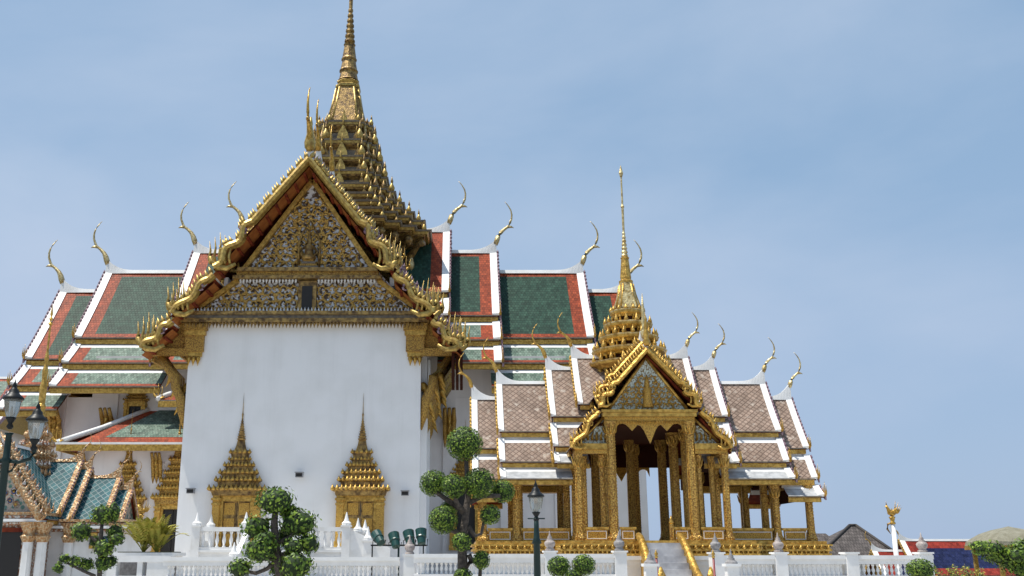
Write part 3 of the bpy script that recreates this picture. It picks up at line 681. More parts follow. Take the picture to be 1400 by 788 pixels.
bl.lathe(pr, GBROWN, n=16, smooth=False)
pr = []
for i in range(7):
    y0 = 60-i*7; r = lerp(.42, .20, i/6); pr += [(r*.8, SZ(y0)), (r*1.1, SZ(y0-2)), (r*1.05, SZ(y0-4.5)), (r*.68, SZ(y0-6))]
pr += [(.16, SZ(11)), (.17, SZ(0)), (.10, SZ(-14)), (.14, SZ(-16)), (.02, SZ(-40))]
bl.lathe(pr, GBROWN, n=12, smooth=False)
bl.build('spire_needle', spire)
# drum and garuda supports under the spire
dr = MB(); zb = 24; zt_ = SZ(336)-.9
dr.stack(lambda q: redent(q, 3), [(5.2, zb-4), (5.2, zt_)], SLATE)
for (x, y) in redent(5.6, 3):
    if y > 3: continue
    dr.tube([(x*.95, y*.95, zb-1.2), (x*.98, y*.98, zb), (x*1.12, y*1.12, zb+1.0), (x*1.2, y*1.2, zt_)], [.2, .32, .22, .3], GBROWN, 6)
    dr.spike((x*1.02, y*1.02, zb-1), .3, 1.9, GPALE, n=5)
dr.build('spire_drum', spire)

# ------------------------------------------------------------------ golden pavilion
def pav_build():
    cx = at(872, 745, 37.5)[0]; CY = 37.5
    R = thing('gilded_pavilion', (cx, CY, 0), 'open gilded pavilion with brown tiled tiered roofs and slim round spire, beside the white hall', 'pavilion')
    B3 = (BROWN, BROWN, None)
    PP = [((0, 0), (1.5, -2.03)), ((1.47, -2.33), (2.1, -3.17)), ((2.05, -3.43), (2.6, -3.80))]
    PPF = [((0, 0), (1.8, -1.95)), ((1.75, -2.18), (2.75, -3.4))]
    fl = 2.13
    # white masonry base and gilded plinth
    b = MB()
    def cross(e, z0, z1, m, mb):
        a, dp, pw, pf = 5.75+e, 2.45+e, 2.9+e, 4.0+e
        mb.loft([[(x, y, z) for x, y in ((-a, -dp), (-pw, -dp), (-pw, -pf), (pw, -pf), (pw, -dp), (a, -dp), (a, dp), (pw, dp), (pw, pf), (-pw, pf), (-pw, dp), (-a, dp))] for z in (z0, z1)], m)
    for e, z0, z1 in ((.75, 0, .25), (.62, .25, .5), (.5, .5, 1.35), (.6, 1.35, 1.52), (.7, 1.52, 1.64)): cross(e, z0, z1, WTRIM, b)
    b.build('masonry_base', R)
    p = MB()
    for e, z0, z1, m in ((.34, 1.64, 1.72, GOLD), (.26, 1.72, 1.80, PCARV), (.36, 1.80, 1.87, GOLD), (.30, 1.87, 1.97, PCARV), (.38, 1.97, 2.03, GOLD), (.24, 2.03, fl, GOLD)): cross(e, z0, z1, m, p)
    def along(n, e):
        a, dp, pw, pf = 5.75+e, 2.45+e, 2.9+e, 4.0+e
        segs = [((-a, -dp), (-pw, -dp)), ((-pw, -dp), (-pw, -pf)), ((-pw, -pf), (pw, -pf)), ((pw, -pf), (pw, -dp)), ((pw, -dp), (a, -dp))]
        for (x0, y0), (x1, y1) in segs:
            k = max(1, int(math.dist((x0, y0), (x1, y1))/n))
            for i in range(k): t = (i+.5)/k; yield lerp(x0, x1, t), lerp(y0, y1, t)
    for x, y in along(.15, .30): p.spike((x, y-.0, 1.83), .055, .17, GOLD, d=(0, -.3, -1), n=4)
    for x, y in along(.22, .36): p.spike((x, y, 1.86), .07, .16, GOLD, d=(0, -.4, 1), n=4)
    p.build('gilded_plinth', R)
    # roofs
    for arm in 'RL':
        for s0_, k0_, s_, z_ in ((0, 1.75, 2.25, 9.05), (.5, 2.0, 3.25, 8.6), (3.0, 2.6, 5.15, 8.05), (4.85, 4.85, 6.1, 7.45)):
            tier(R, arm, s0_, s_, z_, PP[:1] if s_ < 3 else PP, B3, hz=1.3, verge=.22, scale=.42, infill=DKRED, fin=GOLD if arm == 'L' else GPALE, depth_in=.5, skirt_s0=k0_, up=1.3)
    f = amap('F')
    t1 = tier(R, 'F', 0, 3.5, 8.62, PPF, B3, hz=.01, verge=.3, scale=.42, front=True, depth_in=.5)
    big_barge(t1, f, 3.5, 8.62, PPF, .42, bw=.52, th=.4, teeth=.30, fh=1.3, nf=4)
    t2 = tier(R, 'F', 0, 2.7, 9.02, [PPF[0]], B3, hz=.01, verge=.3, scale=.42, front=True, depth_in=.5)
    big_barge(t2, f, 2.7, 9.02, [PPF[0]], .42, bw=.46, th=.4, teeth=.30, fh=1.2, nf=4)
    fi = MB()
    fi.lathe([(.09, 0), (.14, .12), (.07, .3), (.11, .4), (.05, .6), (.07, .68), (.02, .95), (.004, 1.2)], GOLD, (0, -3.6, 8.75), 8); fi.lathe([(.09, 0), (.13, .2), (.06, .5), (.08, .6), (.05, 1.2), (.004, 1.7)], GPALE, (.1, -2.7, 9.2), 8)
    fi.build('gable_finial', t1)
    # tympanum
    y0 = -3.25
    pd = MB(); pd.face([(-1.32, y0, 6.55), (1.32, y0, 6.55), (0, y0, 8.30)], PMOS)
    for sx in (-1, 1): pd.face([(sx*1.4, y0+.1, 5.4), (sx*2.35, y0+.1, 5.4), (sx*1.4, y0+.1, 6.35)], PMOS)
    tym = pd.build('tympanum', R)
    rl = MB(); rn = random.Random(5)
    scrolls(rl, lambda x, z: 6.62 < z < 8.1 and abs(x) < 1.2*(8.15-z)/1.55-.05, 0, 1.2, 6.6, 8.1, y0-.03, PCARV, 26, .13, .024, rn, lambda x, z: abs(x) < .16)
    rl.lathe([(.22, 0), (.17, .2), (.14, .45), (.17, .6), (.08, .7), (.1, .82), (.02, 1.15)], PCARV, (0, y0-.04, 6.62), 8)
    for sx in (-1, 1):
        for q in range(5): rl.tube([(sx*(1.5+q*.15), y0+.05, 5.5), (sx*(1.52+q*.15), y0+.02, 5.65), (sx*(1.47+q*.15), y0+.05, 5.78)], [.05, .04, .02], PCARV, 4)
        rl.tube([(sx*1.36, y0-.04, 6.56), (0, y0-.04, 8.38)], .06, GOLD, 6)
        rl.tube([(sx*2.4, y0+.02, 5.44), (sx*1.4, y0+.02, 6.42)], .05, GOLD, 6)
    rl.build('tympanum_relief', tym)
    so_ = MB()
    for sx in (-1, 1):
        for a, c in PPF: so_.face([(sx*a[0], -3.52, 8.62+a[1]-.2), (sx*c[0], -3.52, 8.62+c[1]-.2), (sx*c[0], y0+.1, 8.62+c[1]-.2), (sx*a[0], y0+.1, 8.62+a[1]-.2)], REDW)
    so_.build('soffit', t1)
    # entablature beams and lambrequins
    be = MB()
    be.box(-1.62, 1.62, -3.52, -3.2, 6.28, 6.42, GOLD); be.box(-1.55, 1.55, -3.46, -3.22, 6.14, 6.275, PCARV); be.box(-1.66, 1.66, -3.56, -3.19, 6.425, 6.52, GOLD)
    x = -1.55
    while x < 1.6: be.spike((x, -3.48, 6.15), .035, .14, GOLD, d=(0, 0, -1), n=4); x += .09
    for sx in (-1, 1):
        a, b_ = sorted((sx*1.5, sx*2.62)); be.box(a, b_, -3.5, -3.22, 5.16, 5.36, GOLD); be.box(a, b_, -3.46, -3.25, 5.02, 5.157, PCARV)
        be.box(min(sx*2.35, sx*2.6), max(sx*2.35, sx*2.6), -3.45, -2.2, 5.0, 5.3, GOLD)
    for sgy in (-1, 1):
        for sx in (-1, 1):
            a, b_ = sorted((sx*2.4, sx*5.95)); be.box(a, b_, sgy*2.02-.1, sgy*2.02+.1, 4.05, 4.28, PCARV); be.box(a, b_, sgy*1.2-.1, sgy*1.2+.1, 4.85, 5.05, REDW)
    for sx in (-1, 1): be.box(sx*5.75-.1, sx*5.75+.1, -2.1, 2.1, 4.06, 4.26, PCARV)
    be.build('entablature', R)
    lb = MB()
    def lambre(xa, xb, zt, y, drop, cdrop):
        n = 24; top = zt; pr = []
        for i in range(n+1):
            t = i/n; u = abs(t-.5)*2
            # three hanging points: centre and two quarter drops
            d = drop*(.25+.75*max(0, 1-abs(u-.5)*5)) if u > .28 else cdrop*max(.22, 1-u/.28)
            if u > .9: d = drop*(.3+(u-.9)*9)
            pr.append((lerp(xa, xb, t), top-d))
        for i in range(n):
            (x0, z0), (x1, z1) = pr[i], pr[i+1]
            vs = [(x0, y, top), (x1, y, top), (x1, y, z1), (x0, y, z0)]
            lb.face(vs, PCARV); lb.face([(a, b_+.07, c) for a, b_, c in vs], PCARV); lb.face([(x0, y, z0), (x1, y, z1), (x1, y+.07, z1), (x0, y+.07, z0)], GOLD)
    lambre(-1.2, 1.2, 6.14, -3.4, .34, .78)
    lb.build('lambrequin', R); lb = MB(); lambre(-1.15, 1.15, 5.1, 3.1, .3, .55)
    lb.build('lambrequin', R)
    # ceilings
    c = MB(); c.box(-2.3, 2.3, -3.2, 3.2, 6.0, 6.1, DKRED); c.box(-4.8, -2.32, -1.7, 1.7, 4.75, 4.85, DKRED); c.box(2.32, 4.8, -1.7, 1.7, 4.75, 4.85, DKRED); c.box(-5.9, -4.81, -1.7, 1.7, 4.1, 4.2, DKRED); c.box(4.81, 5.9, -1.7, 1.7, 4.1, 4.2, DKRED)
    for y in (-1.9, 1.9):
        for (a, b_) in ((-4.8, -2.3), (2.3, 4.8)): c.box(a, b_, y-.05, y+.05, 4.28, 4.85, DKRED)
    for sx in (-1, 1): c.box(sx*2.45-.05, sx*2.45+.05, 2.9, 3.2, 4.2, 6.0, DKRED)
    c.box(-2.3, 2.3, 3.1, 3.2, 5.1, 6.0, DKRED)
    c.build('ceiling', R)
    # columns
    def column(x, y, zt, r, m=GCOL):
        q = MB(); c0 = (x, y, 0)
        q.stack(lambda t: redent(t, 2), [(r*1.45, fl), (r*1.45, fl+.10), (r*1.15, fl+.2), (r, fl+.28), (r*.9, zt-.45), (r*1.05, zt-.42), (r*.95, zt-.3), (r*1.25, zt-.12), (r*1.4, zt)], m, c0)
        zz = fl+.34
        while zz < zt-.5:
            for ex, ey in ((-.98, -.56), (.98, -.56), (-.56, -.98), (.56, -.98)): q.spike((x+r*ex*.95, y+r*ey*.95, zz), r*.13, .085, GOLD, n=4, belly=.5)
            zz += .105
        o = q.build('column', R)
        s_ = MB()
        for k in range(8): a = k*pi/4; s_.spike((x+r*.95*cos(a), y+r*.95*sin(a), zt-.42), r*.35, .36, GOLD, d=(cos(a)*.35, sin(a)*.35, 1), n=4)
        s_.build('capital', o); s_ = MB()
        for k in range(4): a = k*pi/2+pi/4; s_.spike((x+r*1.0*cos(a), y+r*1.0*sin(a), fl+.18), r*.4, .34, GOLD, n=4)
        s_.build('column_base', o)
    for sx in (-1, 1):
        column(sx*1.36, -3.32, 6.13, .155); column(sx*2.5, -3.32, 5.02, .115)
        column(sx*2.5, -2.1, 5.0, .11); column(sx*1.66, -3.12, 5.0, .085); column(sx*2.22, -2.6, 5.0, .085); column(sx*1.4, -2.2, 6.0, .11)
        for x in (4.55, 5.72): column(sx*x, -2.02, 4.05, .12); column(sx*x, 2.02, 4.05, .12)
        for x in (2.7, 4.4): column(sx*x, -1.2, 4.75, .12); column(sx*x, 1.2, 4.75, .12)
        column(sx*1.3, 1.3, 6.0, .16); column(sx*1.25, -1.1, 6.0, .16)
    column(.55, 2.9, 6.0, .12); column(.05, 1.3, 6.0, .13)
    # railing panels
    def panel(x0, x1, y):
        ra = MB()
        ra.box(x0, x1, y-.06, y+.06, fl+.37, fl+.45, GOLD); ra.box(x0+.05, x1-.05, y-.035, y+.035, fl, fl+.37, PCARV)
        for (a, b_, z0, z1) in ((x0+.08, x1-.08, fl+.30, fl+.325), (x0+.08, x1-.08, fl+.06, fl+.085)): ra.box(a, b_, y-.052, y-.034, z0, z1, WTRIM)
        for a in (x0+.08, x1-.105): ra.box(a, a+.025, y-.051, y-.034, fl+.086, fl+.299, WTRIM)
        ra.build('railing', R)
    for sx in (-1, 1):
        for (a, b_) in ((.62, 1.18), (1.54, 2.36)): panel(*sorted((sx*a, sx*b_)), -3.4)
        for (a, b_) in ((2.66, 4.4), (4.7, 5.58)): panel(*sorted((sx*a, sx*b_)), -2.05); panel(*sorted((sx*a, sx*b_)), 2.05)
    for sx in (-1, 1):
        po = MB()
        po.box(sx*.56-.06, sx*.56+.06, -3.5, -3.38, fl, fl+.55, GCOL); po.lathe([(.07, 0), (.09, .05), (.05, .1), (.06, .14), (.01, .28)], GOLD, (sx*.56, -3.44, fl+.55), 8)
    po.build('railing_post', R)
    # stairs with golden naga rails
    stp = MB(); ns = 10; ya, yb_ = -4.25, -7.4
    for i in range(ns):
        z1 = 2.05*(ns-i)/ns; y1 = lerp(ya, yb_, i/ns); y2 = lerp(ya, yb_, (i+1)/ns); stp.box(-.62, .62, y2, y1, 0, z1, MARBLE)
    sto = stp.build('stair', R)
    nr = MB()
    for sx in (-1, 1):
        pts = []
        for i in range(13):
            t = i/12; y = lerp(-4.05, yb_-.1, t); z = lerp(2.3, .55, t)+.09*sin(t*2.4*pi)
            pts.append((sx*(.66+.06*t), y, z))
        nr.tube(pts, [.10, .13]+[.125]*9+[.14, .16], GOLD, 8)
        nr.box(sx*.66-.07, sx*.66+.07, yb_, -4.2, 0, .6, GOLD)
        x, y, z = pts[-1]; nr.tube([(x, y, z), (x, y-.25, z+.1), (x, y-.38, z+.4), (x, y-.3, z+.7)], [.16, .17, .15, .03], GOLD, 8)
        # solid carved side under the rail
        for i in range(12):
            a, c_ = pts[i], pts[i+1]
            nr.add([(a[0]-.05, a[1], .3), (a[0]+.05, a[1], .3), (a[0]+.05, a[1], a[2]), (a[0]-.05, a[1], a[2]), (c_[0]-.05, c_[1], .3), (c_[0]+.05, c_[1], .3), (c_[0]+.05, c_[1], c_[2]), (c_[0]-.05, c_[1], c_[2])],
                   [(0, 3, 7, 4), (1, 2, 6, 5)], PCARV)
    nr.build('naga_rail', sto)
    # spire
    def Z(y): return at(860, y, CY)[2]
    RD = lambda q: [(q*cos(2*pi*j/32)*(1.0 if j % 2 else .965), q*sin(2*pi*j/32)*(1.0 if j % 2 else .965)) for j in range(32)]
    T = [(500, 57), (482, 51), (464, 41), (446, 33.5), (428, 24)]
    sp = MB(); z0 = Z(500)-.22
    sp.stack(RD, [(.75, z0-2.0), (.75, z0), (.8, Z(482)), (.5, Z(440)), (.4, Z(416))], DKRED); spire = sp.build('spire', R)
    for i, (yy, hp) in enumerate(T):
        sp = MB(); z1 = Z(yy); r = hp/35.6; zn = Z(T[i+1][0]) if i < 4 else Z(416); rn = T[i+1][1]/35.6 if i < 4 else .42
        sp.stack(RD, [(r*.84, z1-.24), (r*.90, z1-.16), (r*.98, z1-.10), (r*1.0, z1-.02)], GOLD)
        sp.stack(RD, [(r*1.0, z1-.018), (r*1.02, z1+.03), (r*.9, z1+.07), (rn*.80, z1+.10)], GPALE)
        sp.stack(RD, [(rn*.76, z1+.06), (rn*.76, zn-.2)], DKRED)
        k = 20 if i < 3 else 14
        for j in range(k):
            a = 2*pi*j/k; x, y = cos(a), sin(a)
            sp.spike((x*r*.94, y*r*.94, z1+.02), .09, (zn-z1)*.62, GOLD, n=5)
            sp.tube([(x*rn*.8, y*rn*.8, z1+.08), (x*rn*.86, y*rn*.86, lerp(z1, zn, .5)), (x*rn*.9, y*rn*.9, zn-.2)], [.07, .045, .07], GOLD, 5)
        sp.build('spire_tier', spire)
    ax = MB()
    # supporting brackets under the lowest ring
    for j in range(20):
        a = 2*pi*j/20; x, y = cos(a), sin(a)
        ax.tube([(x*.75, y*.75, z0-1.1), (x*.85, y*.85, z0-.7), (x*1.05, y*1.05, z0-.4), (x*1.3, y*1.3, z0)], [.05, .09, .06, .1], GOLD, 5)
        ax.spike((x*1.12, y*1.12, z0-.62), .07, .5, GOLD, n=4)
    ax.build('bracket_ring', spire)
    nd = MB()
    nd.stack(lambda q: redent(q, 3), [(.52, Z(424)), (.42, Z(412)), (.31, Z(398)), (.25, Z(388))], GPALE)
    for t in range(4):
        for q in (-1, 1):
            a = [(.30*q, -.46, Z(422)), (.2*q, -.32, Z(405)), (.15*q, -.25, Z(390))]
            for _ in range(t): a = [(-y, x, z) for x, y, z in a]
            nd.tube(a, [.05, .045, .04], GOLD, 5)
    nd.lathe([(.27, Z(388)), (.28, Z(385)), (.2, Z(383)), (.22, Z(380)), (.15, Z(355)), (.18, Z(353)), (.13, Z(352))], GOLD, n=12, smooth=False)
    pr = []
    for i in range(7): y0_ = 352-i*5; r = lerp(.13, .06, i/6); pr += [(r*.8, Z(y0_)), (r*1.1, Z(y0_-1.5)), (r, Z(y0_-3)), (r*.75, Z(y0_-4.3))]
    pr += [(.045, Z(316)), (.05, Z(285)), (.075, Z(283)), (.04, Z(280)), (.032, Z(243)), (.06, Z(241)), (.09, Z(237)), (.05, Z(232)), (.004, Z(226))]
    nd.lathe(pr, GPALE, n=10, smooth=False)
    nd.build('spire_needle', spire)
    return R
pav_build()
# ------------------------------------------------------------------ wall lamps on the hall, floodlights
for (px, py, pos) in ((262, 672, 'left corner of the white gable wall'), (410, 650, 'middle of the white gable wall'), (554, 675, 'right edge of the white gable wall')):
    X, Y, Z = at(px, py, 58.2); m = MB()
    m.box(-.22, .22, -.34, -.05, -.13, .12, GREYM); m.box(-.25, .25, -.42, .02, .12, .17, GREYM); m.box(-.08, .08, -.06, .27, -.1, .1, GREYM)
    m.box(-.18, .18, -.36, -.341, -.10, .09, BLACK)
    o = tag(m.build('wall_lamp', loc=(X, Y, Z)), 'small grey box lamp fixed on the ' + pos, 'lamp', 'lamps on the gable wall')
X, Y, Z = at(545, 746, 33)
fs = thing('floodlight_stand', (X, Y, .3), 'iron stand with four green floodlights behind the white balustrade', 'floodlights')
m = MB(); zt = Z-.3; m.box(-.03, .03, -.03, .03, 0, zt, GIRON); m.box(-.9, .9, -.025, .025, zt-.02, zt+.03, IRON); m.box(-.3, .3, -.3, .3, 0, .05, IRON)
for q in (-.85, .8): m.box(q-.02, q+.02, -.02, .02, 0, zt, IRON)
m.build('stand', fs)
for px, py, tx, tz in ((518, 737, -.35, .5), (540, 740, -.25, .9), (560, 737, -.25, 1.0), (576, 735, -.1, 1.2)):
    x, _, z = at(px, py, 33); x -= X; z -= .3; m = MB(); d = Vector((tx, .55, tz)).normalized(); c = Vector((x, 0, z))
    m.tube([c-d*.24, c-d*.22, c-d*.02, c, c+d*.04, c+d*.22, c+d*.26], [.07, .13, .15, .18, .17, .185, .19], FLOODG, 14, False)
    m.tube([c-d*.05+Vector((-.2, 0, 0)), (x-.2, 0, zt+.0), (x+.2, 0, zt+.0), c-d*.05+Vector((.2, 0, 0))], .018, IRON, 5)
    o = m.build('floodlight', fs); l = MB(); l.tube([c+d*.25, c+d*.265], [.165, .165], GLASS, 14); l.build('lens', o)

# ------------------------------------------------------------------ balustrades
def lotus_urn(m, c, k, mt):
    m.lathe([(.15*k, 0), (.17*k, .04*k), (.11*k, .09*k), (.17*k, .17*k), (.19*k, .26*k), (.15*k, .32*k), (.10*k, .35*k), (.11*k, .38*k), (.07*k, .42*k), (.08*k, .45*k), (.03*k, .52*k), (.025*k, .58*k), (.004*k, .66*k)], mt, c, 12)
def balustrade(name, label, px0, px1, Y, ytop, posts, hscale=1.0, step=.135, z0=0.0):
    xa, _, zt = at(px0, ytop, Y); xb = at(px1, ytop, Y)[0]
    R = thing(name, ((xa+xb)/2, Y, z0), label, 'balustrade', 'white balustrades along the forecourt'); cx = (xa+xb)/2; zt -= z0
    m = MB(); m.box(xa-cx, xb-cx, -.20, .20, zt-.11, zt, WTRIM); m.box(xa-cx, xb-cx, -.15, .15, zt-.25, zt-.111, WTRIM); m.build('rail', R)
    m = MB(); m.box(xa-cx, xb-cx, -.16, .16, zt-.72, zt-.57, WTRIM); m.box(xa-cx, xb-cx, -.20, .20, 0, zt-.721, WTRIM); m.build('plinth', R)
    pw = []
    for p, kind in posts:
        x = at(p, ytop, Y)[0]-cx; m = MB(); m.box(x-.17, x+.17, -.24, .24, 0, zt+.04, WTRIM); m.box(x-.21, x+.21, -.27, .27, zt+.041, zt+.09, WTRIM); po = m.build('post', R); pw.append(x)
        if kind: m = MB(); lotus_urn(m, (x, 0, zt+.09), .86*hscale, kind); m.build('urn_finial', po)
    b = MB(); b.lathe([(.045, 0), (.05, .03), (.026, .05), (.03, .08), (.054, .14), (.045, .18), (.026, .23), (.03, .26), (.048, .28), (.048, .32)], WTRIM, n=8)
    first = None; x = xa-cx+step
    while x < xb-cx-step*.5:
        if all(abs(x-p) > .22 for p in pw):
            if first is None: first = b.build('baluster', R, (x, 0, zt-.57))
            else: copy_part(first, R, (x, 0, zt-.57))
        x += step
    return R
balustrade('balustrade', 'long white balustrade below the gable wall, behind the dense cloud-pruned tree', 226, 546, 31, 762, ((560, LSTONE),))
balustrade('balustrade', 'white balustrade in front of the left half of the pavilion with two stone urns', 566, 845, 30, 757.5, ((752, LSTONE), (847, STONE)))
balustrade('balustrade', 'white balustrade right of the pavilion stairs with dark and pink stone urns', 984, 1272, 30, 759.5, ((979, STONE), (1065, LSTONE), (1161, None), (1262, LSTONE)))
for px, lab, mt in ((889, 'low white post with grey urn left of the golden stair rail', STONE), (1000, 'low white post with grey urn right of the stairs below the balustrade', STONE)):
    X, Y, Z = at(px, 772, 26.5); m = MB(); m.box(-.15, .15, -.15, .15, 0, Z-.05, WTRIM); m.box(-.2, .2, -.2, .2, Z-.05, Z+.02, WTRIM)
    r = thing('gate_post', (X, Y, 0), lab, 'post', 'urn posts by the stairs'); m.build('post', r); m = MB(); lotus_urn(m, (0, 0, Z+.02-.22), .9, mt); m.build('urn_finial', r)
for px, lab in ((897, 'thin red barrier pole with gold tip on the stair, beside the left rail'), (975, 'thin red barrier pole with gold tip in front of the dark urn post')):
    X, Y, Z = at(px, 757, 27.5); r = thing('barrier_pole', (X, Y, 0), lab, 'pole', 'red barrier poles'); m = MB(); m.lathe([(.16, 0), (.16, .03), (.035, .05), (.03, Z-.12)], REDPOLE, n=10); m.build('pole', r)
    m = MB(); m.lathe([(.035, 0), (.05, .04), (.03, .07), (.055, .11), (.02, .17), (.004, .22)], GOLD, (0, 0, Z-.12), 10); m.build('pole_tip', r)

# landing with pointed white posts in front of the gable doors
YL = 55.0
x0, x1 = at(263, 740, YL)[0], at(476, 740, YL)[0]; zf = at(300, 752, YL)[2]; zr = at(300, 721, YL)[2]; cx = (x0+x1)/2
ld = thing('door_landing', (cx, YL, .32), 'white landing with pointed balustrade posts and stairs below the gilded doors', 'landing')
m = MB(); m.box(x0-cx, x1-cx, -.1, 3.2, 0, zf-.45, WTRIM); m.box(x0-cx-.1, x1-cx+.1, -.2, 3.2, zf-.449, zf-.32, WTRIM); m.build('platform', ld)
def lpost(x, y, zb, zt):
    m = MB(); m.box(x-.22, x+.22, y-.22, y+.22, zb, zt, WTRIM); m.box(x-.28, x+.28, y-.28, y+.28, zt, zt+.08, WTRIM)
    m.lathe([(.24, zt+.08), (.26, zt+.2), (.15, zt+.3), (.10, zt+.45), (.02, zt+.78)], WTRIM, (x, y, 0), 8, False); return m.build('post', ld)
ZB, ZT = zf-.32, zr-.32
def X_(p): return at(p, 740, YL)[0]-cx
bl = MB(); bl.lathe([(.09, 0), (.10, .06), (.05, .12), (.11, .42), (.06, .7), (.05, .82), (.09, .9), (.09, 1.0)], WTRIM, n=8); fb_ = None
for a, b_ in ((268, 335), (425, 473)):
    xa, xb = X_(a), X_(b_)
    m = MB(); m.box(xa, xb, -.12, .12, ZT-.22, ZT, WTRIM); m.box(xa, xb, -.14, .14, ZB, ZB+.14, WTRIM); m.build('rail', ld)
    lpost(xa, 0, 0, ZT+.02); lpost(xb, 0, 0, ZT+.02)
    n = int((xb-xa)/.34)
    for i in range(1, n):
        x = lerp(xa, xb, i/n)
        if fb_ is None: fb_ = bl.build('baluster', ld, (x, 0, ZB+.14)); fb_.scale = (1, 1, (ZT-ZB-.36))
        else: copy_part(fb_, ld, (x, 0, ZB+.14))
lpost(X_(268)+.1, 2.6, 0, ZT+.02)
for xs in (X_(268), X_(473)):
    m = MB(); m.box(xs-.1, xs+.1, .25, 3.0, ZT-.22, ZT, WTRIM); m.box(xs-.08, xs+.08, .25, 3.0, ZB, ZB+.5, WTRIM); m.build('rail', ld)
m = MB()
for i in range(9): m.box(X_(340), X_(421), -.1-(i+1)*.32, -.1-i*.32, 0, ZB*(9-i)/10, MARBLE)
for i in range(7): m.box(X_(478)+i*.34, X_(478)+(i+1)*.34, .3, 2.6, 0, ZB*(7-i)/8, MARBLE)
m.build('stair', ld)
for xs in (X_(337), X_(424)):
    m = MB(); m.add([(xs-.12, -.1, ZT-.25), (xs+.12, -.1, ZT-.25), (xs+.12, -2.9, ZT-1.75), (xs-.12, -2.9, ZT-1.75), (xs-.12, -.1, 0), (xs+.12, -.1, 0), (xs+.12, -2.9, 0), (xs-.12, -2.9, 0)], [(0, 1, 2, 3), (7, 6, 5, 4), (0, 3, 7, 4), (1, 5, 6, 2), (3, 2, 6, 7)], WTRIM); m.build('stair_wall', ld)
    lpost(xs, -2.9, 0, ZT-1.6)
m = MB(); xs = X_(478); m.add([(xs, -.12, ZT-.1), (xs, .12, ZT-.1), (xs+2.2, .12, ZT-1.1), (xs+2.2, -.12, ZT-1.1), (xs, -.12, 0), (xs, .12, 0), (xs+2.2, .12, 0), (xs+2.2, -.12, 0)], [(0, 1, 2, 3), (0, 3, 7, 4), (1, 5, 6, 2), (3, 2, 6, 7)], WTRIM); m.build('stair_wall', ld)
lpost(X_(486), 1.2, 0, ZT-.25); lpost(X_(493), 2.4, 0, ZT-.3); lpost(X_(503), 0, 0, ZT-.75)

# low wall with openings and planter at the left
xa, _, z1 = at(150, 760, 33); xb = at(236, 760, 33)[0]; cx = (xa+xb)/2
lw = thing('low_wall', (cx, 33, 0), 'low white wall with dark openings under the yellow palms', 'wall')
m = MB(); h = (xb-xa)/2; zt = z1-.2
m.box(-h, h, -.2, .2, zt, z1, WTRIM); m.box(-h, -h+.3, -.18, .18, 0, zt, WTRIM); m.box(h-.75, h, -.18, .18, 0, zt, WTRIM); m.box(-.05, .12, -.17, .17, zt-.42, zt, WTRIM); m.box(-h+.3, h-.75, -.18, .18, 0, zt-.42, WTRIM)
m.box(-h, h, .5, .55, 0, zt, STONE); m.build('wall', lw)
pl = thing('planter', at(207, 756, 35.5)[:2]+(0,), 'white planter box holding yellow-green palms beside the hall corner', 'planter')
m = MB(); zt = at(207, 757, 35.5)[2]; m.box(-1.1, .95, -.5, .5, 0, zt-.08, WTRIM); m.box(-1.2, 1.05, -.56, .56, zt-.08, zt+.03, WTRIM); m.build('box', pl)
m = MB(); m.box(-1.02, .9, -.45, .45, zt+.031, zt+.06, GRASSM); m.build('soil', pl)

# ------------------------------------------------------------------ lamp posts
def lantern(parent, x, z, k):
    m = MB(); m.lathe([(.05*k, -.30*k), (.09*k, -.24*k), (.05*k, -.15*k), (.11*k, -.06*k), (.13*k, -.02*k), (.12*k, 0)], IRON, (x, 0, z), 10); o = m.build('lantern', parent)
    m = MB(); m.lathe([(.12*k, 0), (.17*k, .12*k), (.21*k, .32*k), (.225*k, .44*k)], GLASS, (x, 0, z), 8, False); m.build('lamp_glass', o)
    m = MB(); m.lathe([(.03*k, .02*k), (.05*k, .1*k), (.03*k, .2*k), (.012*k, .28*k)], WTRIM, (x, 0, z), 8); m.build('bulb', o)
    m = MB(); m.lathe([(.24*k, .44*k), (.27*k, .46*k), (.26*k, .50*k), (.17*k, .58*k), (.13*k, .62*k), (.12*k, .68*k), (.07*k, .74*k), (.05*k, .78*k), (.06*k, .81*k), (.02*k, .90*k), (.004*k, .98*k)], IRON, (x, 0, z), 12); m.build('lamp_cap', o)
X, Y, Z = at(15, 572, 20); zl = Z
lp = thing('street_lamp', (X, Y, 0), 'tall dark street lamp with several lanterns at the left edge', 'street lamp', 'street lamps')
m = MB(); m.lathe([(.22, 0), (.22, .3), (.14, .5), (.11, .9), (.13, .95), (.085, 1.1), (.075, zl-.9), (.11, zl-.85), (.07, zl-.78), (.06, zl-.35), (.09, zl-.3)], GIRON, n=12); m.build('pole', lp)
for sx in (-1, 1):
    m = MB(); m.tube([(0, 0, zl-.85), (sx*.25, 0, zl-.88), (sx*.48, 0, zl-.82), (sx*.55, 0, zl-.68), (sx*.55, 0, zl-.58)], .04, GIRON, 8); m.tube([(0, 0, zl-1.1), (sx*.14, 0, zl-1.05), (sx*.2, 0, zl-.9)], .025, GIRON, 6); m.build('arm', lp)
    lantern(lp, sx*.53, zl-.42, .8)
lantern(lp, 0, zl+.02, .8)
X, Y, Z = at(733, 700, 20); zl = Z
lp = thing('street_lamp', (X, Y, 0), 'single dark green street lamp in front of the pavilion', 'street lamp', 'street lamps')
m = MB(); m.lathe([(.2, 0), (.2, .3), (.12, .45), (.1, .7), (.07, .8), (.065, zl-.62), (.1, zl-.6), (.06, zl-.5), (.05, zl-.32), (.045, zl-.1)], GIRON, n=12); m.tube([(-.17, 0, zl-.13), (.17, 0, zl-.13)], .014, GIRON, 6); m.build('pole', lp)
lantern(lp, 0, zl, .64)

